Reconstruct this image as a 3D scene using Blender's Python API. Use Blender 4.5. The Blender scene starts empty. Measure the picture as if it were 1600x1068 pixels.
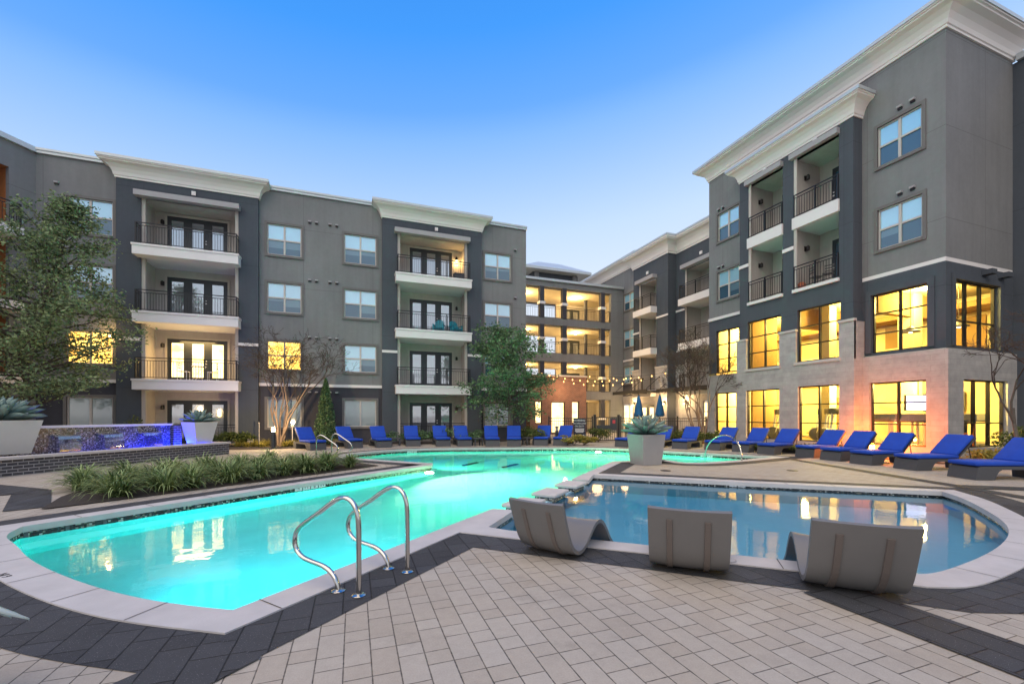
import bpy, bmesh, math, random
import numpy as np
from mathutils import Vector, Matrix, geometry
R = math.radians
random.seed(7); RNG = np.random.default_rng(11)
SC = bpy.context.scene; COL = SC.collection

# ---------------------------------------------------------------- camera, sky, sun, exposure
YAW = R(20.1); EYE = 1.6; FPX = 675.0
cam_d = bpy.data.cameras.new('camera'); cam = bpy.data.objects.new('camera', cam_d); COL.objects.link(cam)
cam.location = (0, 0, EYE); cam.rotation_euler = (R(90), 0, -YAW)
cam_d.sensor_width = 36.0; cam_d.lens = FPX/1600*36; cam_d.shift_y = 114/1600
cam_d.clip_start = 0.05; cam_d.clip_end = 2000
SC.camera = cam
SUN_EL, SUN_AZ = R(60.0), R(232.0)         # broad soft dusk glow from behind and left of the camera
EXPO = 0.9; KX = 2**EXPO
W = bpy.data.worlds.new('World'); SC.world = W; W.use_nodes = True
wt = W.node_tree; wt.nodes.clear()
wo = wt.nodes.new('ShaderNodeOutputWorld'); bg = wt.nodes.new('ShaderNodeBackground'); bg.inputs[1].default_value = 1.0/KX
sky = wt.nodes.new('ShaderNodeTexSky'); sky.sky_type = 'NISHITA'; sky.sun_disc = False
sky.sun_elevation = R(4); sky.sun_rotation = SUN_AZ
sky.altitude = 0; sky.air_density = 1.0; sky.dust_density = 0.6; sky.ozone_density = 2.2
wc = wt.nodes.new('ShaderNodeTexCoord'); wx = wt.nodes.new('ShaderNodeSeparateXYZ'); wt.links.new(wc.outputs['Generated'], wx.inputs[0])
wz = wt.nodes.new('ShaderNodeMath'); wz.operation = 'MULTIPLY_ADD'; wd = wt.nodes.new('ShaderNodeVectorMath'); wd.operation = 'DOT_PRODUCT'; wt.links.new(wc.outputs['Generated'], wd.inputs[0]); wd.inputs[1].default_value = (-.0845, .031, 0); wt.links.new(wd.outputs['Value'], wz.inputs[0]); wz.inputs[1].default_value = 1.0; wt.links.new(wx.outputs[2], wz.inputs[2])
wr = wt.nodes.new('ShaderNodeValToRGB'); wt.links.new(wz.outputs[0], wr.inputs[0]); el_ = wr.color_ramp.elements
STOPS = [(0.0, (.80, .80, .86)), (.22, (.80, .87, .99)), (.38, (.58, .75, 1.0)), (.54, (.25, .51, 1.0)), (.58, (.145, .415, 1.0)), (.67, (.06, .34, .98)), (.8, (.03, .25, .85)), (1.0, (.03, .22, .75))]
while len(el_) < len(STOPS): el_.new(0.5)
for k_, (p_, c_) in enumerate(STOPS): el_[k_].position = p_; el_[k_].color = (*c_, 1)
wm = wt.nodes.new('ShaderNodeMix'); wm.data_type = 'RGBA'; wm.blend_type = 'ADD'; wm.inputs[0].default_value = 0.02
wt.links.new(wr.outputs[0], wm.inputs[6]); wt.links.new(sky.outputs[0], wm.inputs[7])
wt.links.new(wm.outputs[2], bg.inputs[0]); wt.links.new(bg.outputs[0], wo.inputs[0])
sun_d = bpy.data.lights.new('sun', 'SUN'); sun = bpy.data.objects.new('sun', sun_d); COL.objects.link(sun)
sun_d.energy = 1.75; sun_d.angle = R(85); sun_d.color = (1.0, 0.76, 0.42)
sv = Vector((math.sin(SUN_AZ)*math.cos(SUN_EL), math.cos(SUN_AZ)*math.cos(SUN_EL), math.sin(SUN_EL)))
sun.rotation_euler = sv.to_track_quat('Z', 'Y').to_euler()
SC.view_settings.view_transform = 'Standard'; SC.view_settings.look = 'None'
SC.view_settings.gamma = 1.0; SC.view_settings.exposure = EXPO
try:
    SC.cycles.max_bounces = 8; SC.cycles.transparent_max_bounces = 12; SC.cycles.caustics_reflective = False
    SC.cycles.caustics_refractive = True; SC.cycles.sample_clamp_indirect = 4.0
except Exception: pass

# ---------------------------------------------------------------- pixel helpers (photo px -> points on real planes)
CY, SY = math.cos(YAW), math.sin(YAW)
def ray(px, py):
    dx = (px-800)/FPX
    return Vector((CY*dx+SY, -SY*dx+CY, (648-py)/FPX))
def G(px, py, z=0.0):
    r = ray(px, py); t = (z-EYE)/r.z; return (r.x*t, r.y*t)
def PD(px, py, depth):
    r = ray(px, py)*depth; return Vector((r.x, r.y, r.z+EYE))

# ---------------------------------------------------------------- node helpers
class NB:
    def __init__(s, name):
        s.m = bpy.data.materials.new(name); s.m.use_nodes = True; s.t = s.m.node_tree; s.t.nodes.clear()
        s.out = s.t.nodes.new('ShaderNodeOutputMaterial')
    def n(s, typ, **kw):
        nd = s.t.nodes.new(typ)
        for k, v in kw.items(): setattr(nd, k, v)
        return nd
    def put(s, sock, v):
        if isinstance(v, bpy.types.NodeSocket): s.t.links.new(v, sock)
        elif v is not None:
            try: sock.default_value = v
            except Exception: sock.default_value = (*v, 1.0) if len(v) == 3 else v
    def math(s, op, a, b=None, c=None):
        nd = s.n('ShaderNodeMath', operation=op)
        for i, v in enumerate((a, b, c)):
            if v is not None: s.put(nd.inputs[i], v)
        return nd.outputs[0]
    def coord(s, kind='Object'):
        return s.n('ShaderNodeTexCoord').outputs[kind]
    def pos(s): return s.n('ShaderNodeNewGeometry').outputs['Position']
    def mapping(s, v, scale=(1,1,1), rot=(0,0,0), loc=(0,0,0)):
        nd = s.n('ShaderNodeMapping'); s.put(nd.inputs[0], v)
        nd.inputs['Scale'].default_value = scale; nd.inputs['Rotation'].default_value = rot; nd.inputs['Location'].default_value = loc
        return nd.outputs[0]
    def noise(s, v, scale=5, detail=4, rough=0.5):
        nd = s.n('ShaderNodeTexNoise'); s.put(nd.inputs['Vector'], v)
        nd.inputs['Scale'].default_value = scale; nd.inputs['Detail'].default_value = detail; nd.inputs['Roughness'].default_value = rough
        return nd.outputs['Fac']
    def white(s, v):
        nd = s.n('ShaderNodeTexWhiteNoise', noise_dimensions='3D'); s.put(nd.inputs['Vector'], v); return nd.outputs['Value']
    def ramp(s, f, stops, interp='LINEAR'):
        nd = s.n('ShaderNodeValToRGB'); nd.color_ramp.interpolation = interp; s.put(nd.inputs[0], f)
        e = nd.color_ramp.elements
        while len(e) < len(stops): e.new(0.5)
        for i, (p, c) in enumerate(stops):
            e[i].position = p; e[i].color = (*c, 1) if len(c) == 3 else c
        return nd.outputs[0]
    def mix(s, f, a, b, blend='MIX'):
        nd = s.n('ShaderNodeMix', data_type='RGBA', blend_type=blend)
        s.put(nd.inputs[0], f); s.put(nd.inputs[6], a); s.put(nd.inputs[7], b); return nd.outputs[2]
    def sep(s, v):
        nd = s.n('ShaderNodeSeparateXYZ'); s.put(nd.inputs[0], v); return nd.outputs
    def comb(s, x, y, z=0.0):
        nd = s.n('ShaderNodeCombineXYZ'); s.put(nd.inputs[0], x); s.put(nd.inputs[1], y); s.put(nd.inputs[2], z); return nd.outputs[0]
    def bump(s, h, strength=0.2, dist=0.01):
        nd = s.n('ShaderNodeBump'); s.put(nd.inputs['Height'], h)
        nd.inputs['Strength'].default_value = strength; nd.inputs['Distance'].default_value = dist; return nd.outputs[0]
    def bsdf(s, color, rough=0.6, metal=0.0, spec=0.5, normal=None, **kw):
        nd = s.n('ShaderNodeBsdfPrincipled'); s.put(nd.inputs['Base Color'], color); s.put(nd.inputs['Roughness'], rough)
        s.put(nd.inputs['Metallic'], metal); s.put(nd.inputs['Specular IOR Level'], spec)
        if normal is not None: s.put(nd.inputs['Normal'], normal)
        for k, v in kw.items(): s.put(nd.inputs[k], v)
        return nd.outputs[0]
    def done(s, shader): s.t.links.new(shader, s.out.inputs[0]); return s.m

def plain(name, c, rough=0.6, metal=0.0, var=0.12, scale=6.0, spec=0.5, bump=0.0, bscale=80):
    b = NB(name); p = b.coord()
    f = b.noise(p, scale, 5, 0.6)
    col = b.mix(f, tuple(x*(1-var) for x in c), tuple(min(1, x*(1+var)) for x in c))
    nm = b.bump(b.noise(p, bscale, 3), bump, 0.01) if bump else None
    return b.done(b.bsdf(col, rough, metal, spec, nm))
def emis(name, c, strength, lo=None, scale=1.2):
    b = NB(name); e = b.n('ShaderNodeEmission')
    if lo:
        f = b.noise(b.mapping(b.pos(), (1, 1, 1.6)), scale, 4, 0.6)
        b.put(e.inputs[0], b.ramp(f, [(0.35, lo), (0.62, c)]))
    else: b.put(e.inputs[0], (*c, 1))
    e.inputs[1].default_value = strength
    return b.done(e.outputs[0])
def stucco(name, c, joint=None):
    b = NB(name); p = b.pos()
    f = b.noise(p, 0.35, 4, 0.6); g = b.noise(b.mapping(p, (3, 3, 0.25)), 1.2, 4, 0.6)
    h = b.noise(p, 6, 4, 0.7)
    m = b.math('ADD', b.math('MULTIPLY', f, 0.5), b.math('ADD', b.math('MULTIPLY', g, 0.3), b.math('MULTIPLY', h, 0.2)))
    col = b.ramp(m, [(0.3, tuple(x*0.78 for x in c)), (0.7, tuple(x*1.14 for x in c))])
    hgt = b.noise(p, 55, 3, 0.7)
    if joint:
        z = b.sep(p)[2]; per, off = joint
        d = b.math('ABSOLUTE', b.math('SUBTRACT', b.math('FRACT', b.math('DIVIDE', b.math('SUBTRACT', z, off), per)), 0.5))
        ln = b.math('LESS_THAN', d, 0.007/per*1.2)
        col = b.mix(ln, col, tuple(x*0.6 for x in c))
        q = b.sep(p); xy = b.math('ADD', q[0], q[1])
        d2 = b.math('ABSOLUTE', b.math('SUBTRACT', b.math('FRACT', b.math('DIVIDE', xy, 3.7)), 0.5))
        col = b.mix(b.math('LESS_THAN', d2, 0.0022), col, tuple(x*0.6 for x in c))
    return b.done(b.bsdf(col, 0.9, 0, 0.25, b.bump(hgt, 0.25, 0.01)))
def brick(name, c1, c2, mortar, sx, sz, msize=0.02, rough=0.85, squash=1.0):
    b = NB(name); p = b.sep(b.pos()); u = b.math('ADD', p[0], p[1])
    br = b.n('ShaderNodeTexBrick'); b.put(br.inputs['Vector'], b.comb(u, p[2], 0.0))
    br.inputs['Color1'].default_value = (*c1, 1); br.inputs['Color2'].default_value = (*c2, 1); br.inputs['Mortar'].default_value = (*mortar, 1)
    br.inputs['Scale'].default_value = 1.0; br.inputs['Brick Width'].default_value = sx; br.inputs['Row Height'].default_value = sz
    br.inputs['Mortar Size'].default_value = msize; br.inputs['Bias'].default_value = 0.0
    f = b.noise(b.pos(), 3.0, 5, 0.65)
    col = b.mix(0.5, br.outputs['Color'], b.ramp(f, [(0.3, (0.72,)*3), (0.7, (1.25,)*3)]), 'MULTIPLY')
    hgt = b.math('ADD', b.math('MULTIPLY', br.outputs['Fac'], -1.0), b.math('MULTIPLY', b.noise(b.pos(), 30, 3), 0.4))
    return b.done(b.bsdf(col, rough, 0, 0.3, b.bump(hgt, 0.5, 0.01)))
def pavers(name, c, w, vary, rough=0.75, rot=0.0, speck=0.0, jdark=0.35, jw0=.0042):
    """strips of alternating long and square pavers, each strip shifted by one square."""
    b = NB(name); p0 = b.pos(); u = w*.92
    p = b.sep(b.mapping(p0, (1/w, 1/u, 1.0), (0, 0, rot), (0.37, 0.21, 0)))
    i = b.math('FLOOR', p[0]); fx = b.math('FRACT', p[0]); v0 = b.math('ADD', p[1], i)
    j = b.math('FLOOR', v0); fy = b.math('FRACT', v0); k = b.math('FLOORED_MODULO', j, 3.0)
    def eq(v): return b.math('COMPARE', k, float(v), 0.25)
    gx, gy = b.math('SUBTRACT', 1.0, fx), b.math('SUBTRACT', 1.0, fy)
    big = lambda flag: b.math('MULTIPLY', flag, 9.0)
    d = b.math('MINIMUM', b.math('MINIMUM', fx, gx), b.math('MINIMUM', b.math('ADD', fy, big(eq(2))), b.math('ADD', gy, big(eq(1)))))
    ii = i; jj = b.math('SUBTRACT', j, eq(2))
    stain = b.math('MULTIPLY', b.math('MAXIMUM', b.math('SUBTRACT', b.noise(p0, 0.9, 6, 0.72), 0.56), 0.0), -1.6)
    rnd = b.white(b.comb(ii, jj, 0.5))
    fine = b.noise(p0, 90, 3, 0.8); blot = b.noise(p0, 1.3, 5, 0.6); mid = b.noise(p0, 14, 4, 0.7)
    v = b.math('ADD', b.math('MULTIPLY', b.math('SUBTRACT', rnd, 0.5), vary), b.math('MULTIPLY', b.math('SUBTRACT', blot, 0.5), 0.34))
    v = b.math('ADD', v, b.math('MULTIPLY', b.math('SUBTRACT', fine, 0.5), 0.55))
    v = b.math('ADD', b.math('ADD', v, b.math('MULTIPLY', b.math('SUBTRACT', mid, 0.5), 0.3)), b.math('ADD', stain, 1.05))
    tint = b.mix(rnd, (c[0]*1.015, c[1], c[2]*0.985), (c[0]*0.985, c[1], c[2]*1.02))
    col = b.mix(1.0, tint, b.comb(v, v, v), 'MULTIPLY')
    if speck:
        sp = b.math('GREATER_THAN', b.noise(p0, 160, 2, 0.5), 0.70)
        col = b.mix(b.math('MULTIPLY', sp, speck), col, (0.42, 0.42, 0.43))
    jw = jw0/w
    wob = b.math('ADD', d, b.math('MULTIPLY', b.math('SUBTRACT', b.noise(p0, 25, 2), 0.5), jw*1.2))
    jm = b.math('SUBTRACT', 1.0, b.math('SMOOTH_MIN', b.math('DIVIDE', wob, jw*1.5), 1.0, 0.2))
    jm = b.math('MAXIMUM', jm, 0.0)
    col = b.mix(jm, col, tuple(x*jdark for x in c))
    hgt = b.math('ADD', b.math('MULTIPLY', jm, -1.0), b.math('MULTIPLY', fine, 0.15))
    hgt = b.math('ADD', hgt, b.math('MULTIPLY', rnd, 0.35))
    return b.done(b.bsdf(col, rough, 0, 0.3, b.bump(hgt, 0.5, 0.006)))
def mosaic(name, cells, stops, rough=0.25, rot=R(45)):
    b = NB(name); p = b.mapping(b.pos(), (1/cells,)*3, (0, 0, rot))
    fl = b.n('ShaderNodeVectorMath', operation='FLOOR'); b.put(fl.inputs[0], p)
    fr = b.n('ShaderNodeVectorMath', operation='FRACTION'); b.put(fr.inputs[0], p)
    wv = b.white(fl.outputs[0]); q = b.sep(fr.outputs[0])
    col = b.ramp(wv, stops, 'CONSTANT')
    g = b.math('MAXIMUM', b.math('MAXIMUM', b.math('LESS_THAN', q[0], 0.1), b.math('LESS_THAN', q[2], 0.1)), 0.0)
    col = b.mix(g, col, (0.10, 0.10, 0.11))
    return b.done(b.bsdf(col, rough, 0, 0.6))
def glass_pane(name, blind, refl=0.3, rough=0.04, slats=0.0):  # blind is the diffuse colour; upper panes carry painted sky reflection in it
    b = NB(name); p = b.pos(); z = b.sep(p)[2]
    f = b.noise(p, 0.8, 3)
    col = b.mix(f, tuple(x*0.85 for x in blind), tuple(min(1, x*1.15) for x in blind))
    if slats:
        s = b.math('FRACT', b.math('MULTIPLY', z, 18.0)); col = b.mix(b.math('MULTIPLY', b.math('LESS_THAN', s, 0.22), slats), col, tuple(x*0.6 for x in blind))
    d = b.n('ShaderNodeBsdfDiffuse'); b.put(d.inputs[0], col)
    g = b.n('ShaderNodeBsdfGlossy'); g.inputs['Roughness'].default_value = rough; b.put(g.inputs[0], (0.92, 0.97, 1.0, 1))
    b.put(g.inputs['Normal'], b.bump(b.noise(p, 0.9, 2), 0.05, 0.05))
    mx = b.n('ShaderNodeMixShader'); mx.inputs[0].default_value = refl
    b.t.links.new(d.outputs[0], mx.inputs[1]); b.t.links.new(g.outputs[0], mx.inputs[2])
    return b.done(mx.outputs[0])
def clear_glass(name, refl=0.10, tint=(0.95, 0.97, 0.95)):
    b = NB(name); t = b.n('ShaderNodeBsdfTransparent'); b.put(t.inputs[0], (*tint, 1))
    g = b.n('ShaderNodeBsdfGlossy'); g.inputs['Roughness'].default_value = 0.02
    mx = b.n('ShaderNodeMixShader'); mx.inputs[0].default_value = refl
    b.t.links.new(t.outputs[0], mx.inputs[1]); b.t.links.new(g.outputs[0], mx.inputs[2])
    return b.done(mx.outputs[0])
def leafmat(name, c1, c2, trans=0.25, rough=0.55, pscale=1.1):
    b = NB(name); gm = b.n('ShaderNodeNewGeometry')
    rnd = gm.outputs['Random Per Island']; cl = b.noise(b.pos(), pscale, 3)
    f = b.math('ADD', b.math('MULTIPLY', rnd, 0.55), b.math('MULTIPLY', cl, 0.45))
    col = b.ramp(f, [(0.2, c1), (0.75, c2)])
    p = b.bsdf(col, rough, 0, 0.35)
    t = b.n('ShaderNodeBsdfTranslucent'); b.put(t.inputs[0], col)
    mx = b.n('ShaderNodeMixShader'); mx.inputs[0].default_value = trans
    b.t.links.new(p, mx.inputs[1]); b.t.links.new(t.outputs[0], mx.inputs[2])
    return b.done(mx.outputs[0])
def water(name, absorb, density, rough=0.035, bump=0.05, refr=False):
    b = NB(name); p = b.pos()
    t = b.n('ShaderNodeBsdfRefraction' if refr else 'ShaderNodeBsdfTransparent')
    if refr: t.inputs['IOR'].default_value = 1.33; t.inputs['Roughness'].default_value = 0.0
    g = b.n('ShaderNodeBsdfGlossy'); g.inputs['Roughness'].default_value = rough
    h = b.math('ADD', b.noise(b.mapping(p, (1, 1, 1)), 1.6, 3, 0.55), b.math('MULTIPLY', b.noise(p, 7.0, 2, 0.5), 0.22))
    nm = b.bump(h, bump, 0.06); b.put(g.inputs['Normal'], nm)
    if refr: b.put(t.inputs['Normal'], nm)
    fr = b.n('ShaderNodeFresnel'); fr.inputs[0].default_value = 1.34; b.put(fr.inputs['Normal'], nm)
    mx = b.n('ShaderNodeMixShader'); b.t.links.new(fr.outputs[0], mx.inputs[0])
    b.t.links.new(t.outputs[0], mx.inputs[1]); b.t.links.new(g.outputs[0], mx.inputs[2])
    va = b.n('ShaderNodeVolumeAbsorption'); b.put(va.inputs[0], (*absorb, 1)); va.inputs[1].default_value = density
    b.t.links.new(va.outputs[0], b.out.inputs[1])
    return b.done(mx.outputs[0])

M = {}
M['grey'] = stucco('grey_stucco', (0.205, 0.214, 0.222), (3.3, 0.4))
M['dark'] = stucco('slate_stucco', (0.076, 0.090, 0.110), (3.3, 1.3))
M['base'] = stucco('charcoal_stucco', (0.062, 0.064, 0.078))
M['recess'] = stucco('pale_siding', (0.50, 0.465, 0.43))
M['white'] = plain('white_trim', (0.74, 0.73, 0.73), 0.6, var=0.07, scale=1.5)
M['cornice'] = plain('cornice_paint', (0.78, 0.75, 0.72), 0.7, var=0.06, scale=0.8)
M['flash'] = plain('metal_flashing', (0.50, 0.55, 0.58), 0.4, 0.3, var=0.05)
M['header'] = plain('grey_header_paint', (0.34, 0.34, 0.36), 0.7, var=0.06)
M['frame'] = plain('window_frame_vinyl', (0.50, 0.48, 0.46), 0.5, var=0.05)
M['trim'] = plain('window_trim_paint', (0.15, 0.148, 0.147), 0.8, var=0.08)
M['doorf'] = plain('dark_door_paint', (0.035, 0.042, 0.05), 0.4, var=0.08)
M['cream'] = plain('cream_trim', (0.50, 0.47, 0.42), 0.7, var=0.05)
M['rail'] = plain('dark_railing_metal', (0.022, 0.024, 0.028), 0.45, 0.4, var=0.05)
M['black'] = plain('black_mullion', (0.012, 0.010, 0.010), 0.4, var=0.05)
M['paneU'] = glass_pane('upper_pane_sky_tint', (0.32, 0.64, 0.82), 0.36, 0.03, 0.12)  # white blind tinted cyan: the sky's reflection is put into its colour
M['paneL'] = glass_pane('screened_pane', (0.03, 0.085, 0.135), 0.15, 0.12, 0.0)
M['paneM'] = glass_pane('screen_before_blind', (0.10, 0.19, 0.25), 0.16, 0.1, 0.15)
M['paneD'] = glass_pane('door_glass', (0.36, 0.38, 0.42), 0.45, 0.04, 0.25)
M['paneB'] = glass_pane('blind_behind_glass', (0.26, 0.33, 0.34), 0.18, 0.06, 0.5)
M['lit'] = emis('lit_window', (1.0, 0.64, 0.14), 2.2, (0.75, 0.33, 0.05))
M['litdoor'] = emis('lit_door_glass', (1.0, 0.76, 0.36), 2.6, (1.0, 0.55, 0.12))
M['litcream'] = emis('lit_lobby_window', (1.0, 0.80, 0.40), 1.7, (0.95, 0.60, 0.22))
M['stone'] = brick('grey_stone_block', (0.35, 0.35, 0.35), (0.41, 0.405, 0.40), (0.33, 0.32, 0.31), 0.8, 0.2, 0.006)
M['cap'] = plain('stone_cap', (0.50, 0.48, 0.46), 0.7, var=0.06)
M['red'] = brick('red_brick', (0.24, 0.095, 0.06), (0.17, 0.065, 0.045), (0.30, 0.24, 0.2), 0.24, 0.085, 0.012)
M['bbrick'] = brick('black_brick', (0.045, 0.047, 0.058), (0.065, 0.065, 0.075), (0.26, 0.26, 0.28), 0.30, 0.088, 0.013)
M['tan'] = pavers('tan_pavers', (0.345, 0.312, 0.268), 0.170, 0.13, jdark=0.10, jw0=.0042)
M['darkpave'] = pavers('charcoal_pavers', (0.045, 0.047, 0.052), 0.23, 0.40, speck=0.7, jdark=0.06, jw0=.006)
M['coping'] = plain('coping_concrete', (0.46, 0.45, 0.455), 0.65, var=0.22, scale=2.2, bump=0.2)
M['tile'] = mosaic('pool_tile', 0.032, [(0, (0.012, 0.014, 0.014)), (0.5, (0.03, 0.035, 0.035)), (0.72, (0.20, 0.19, 0.15)), (0.9, (0.42, 0.42, 0.38))])
M['fmos'] = mosaic('fountain_mosaic', 0.032, [(0, (0.015, 0.017, 0.03)), (0.42, (0.06, 0.07, 0.11)), (0.62, (0.17, 0.18, 0.24)), (0.88, (0.40, 0.41, 0.46))], rot=R(-16))
M['plaster'] = plain('pool_plaster', (0.56, 0.74, 0.73), 0.7, var=0.15, scale=1.6)
M['plasterS'] = plain('shallow_plaster', (0.36, 0.60, 0.72), 0.7, var=0.1, scale=1.5)
M['water'] = water('pool_water', (0.0, 0.91, 0.91), 0.42, refr=True)
M['waterS'] = water('shallow_water', (0.05, 0.78, 0.95), 0.8)
M['soil'] = plain('dark_mulch', (0.035, 0.028, 0.024), 0.95, var=0.5, scale=30, bump=0.8, bscale=60)
M['steel'] = plain('polished_steel', (0.55, 0.54, 0.52), 0.14, 1.0, var=0.03)
M['wicker'] = plain('charcoal_wicker', (0.060, 0.064, 0.072), 0.6, var=0.25, scale=60, bump=0.5, bscale=120)
M['blue'] = plain('royal_blue_canvas', (0.003, 0.050, 0.39), 0.85, var=0.22, scale=5, bump=0.35, bscale=14)
M['ledge'] = plain('taupe_resin', (0.150, 0.147, 0.146), 0.45, var=0.08, scale=5, bump=0.06, bscale=40)
M['pot'] = plain('grey_planter', (0.30, 0.30, 0.30), 0.5, var=0.08, scale=4, bump=0.08)
M['potW'] = plain('white_planter', (0.55, 0.56, 0.55), 0.5, var=0.05, scale=4, bump=0.05)
M['agave'] = leafmat('agave_leaf', (0.13, 0.22, 0.22), (0.30, 0.42, 0.40), 0.06, 0.45, 3)
M['oak'] = leafmat('oak_leaf', (0.055, 0.11, 0.055), (0.27, 0.35, 0.165), 0.22)
M['live'] = leafmat('dark_tree_leaf', (0.035, 0.09, 0.045), (0.17, 0.28, 0.13), 0.2)
M['hedge'] = leafmat('shrub_leaf', (0.025, 0.050, 0.014), (0.12, 0.15, 0.035), 0.2, 0.5, 3)
M['turf'] = leafmat('lily_turf_leaf', (0.016, 0.050, 0.012), (0.32, 0.42, 0.17), 0.2, 0.4, 2.5)
M['gold'] = leafmat('golden_grass', (0.16, 0.15, 0.03), (0.42, 0.36, 0.08), 0.3, 0.5, 4)
M['bark'] = plain('grey_bark', (0.11, 0.095, 0.08), 0.9, var=0.3, scale=12, bump=0.5, bscale=30)
M['myrtle'] = plain('pale_smooth_bark', (0.20, 0.15, 0.115), 0.7, var=0.25, scale=9, bump=0.2, bscale=30)
M['twig'] = plain('dark_twig', (0.065, 0.05, 0.042), 0.9, var=0.3, scale=12)
M['navy'] = plain('navy_sign_face', (0.012, 0.016, 0.035), 0.4, var=0.05)
M['paint'] = plain('white_lettering', (0.75, 0.76, 0.78), 0.6, var=0.04)
M['ink'] = plain('black_lettering', (0.02, 0.02, 0.02), 0.6, var=0.04)
M['teal'] = plain('teal_plastic', (0.0, 0.27, 0.36), 0.5, var=0.08)
M['umb'] = plain('teal_blue_canvas', (0.012, 0.12, 0.30), 0.8, var=0.15, scale=8)
M['room'] = plain('cream_room_wall', (0.62, 0.52, 0.30), 0.9, var=0.06, scale=1)
M['roomf'] = plain('room_floor', (0.22, 0.16, 0.09), 0.5, var=0.1, scale=2)
M['gym'] = plain('gym_grey_plastic', (0.10, 0.095, 0.085), 0.4, var=0.1)
M['gymw'] = plain('gym_white_frame', (0.60, 0.58, 0.52), 0.4, var=0.1)
M['screen'] = emis('tv_screen', (0.75, 0.62, 0.95), 1.6, (0.9, 0.9, 0.95), 4.0)
M['bulb'] = emis('lamp_glow', (1.0, 0.66, 0.26), 14.0)
M['bulbS'] = emis('string_bulb_glow', (1.0, 0.50, 0.14), 3.6)
M['ceil'] = plain('gallery_ceiling', (0.68, 0.60, 0.44), 0.8, var=0.05)
M['roomd'] = plain('tan_room_accent', (0.28, 0.17, 0.06), 0.9, var=0.06, scale=1)
M['clear'] = clear_glass('clear_window_glass', 0.07)
M['led'] = emis('blue_led', (0.02, 0.05, 1.0), 6.0)
M['sheet'] = clear_glass('falling_water', 0.35, (0.7, 0.78, 1.0))
M['wood'] = plain('cedar_soffit', (0.34, 0.13, 0.045), 0.6, var=0.25, scale=6)
M['poolamp'] = emis('pool_lamp_lens', (0.95, 1.0, 0.75), 12.0)

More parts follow.
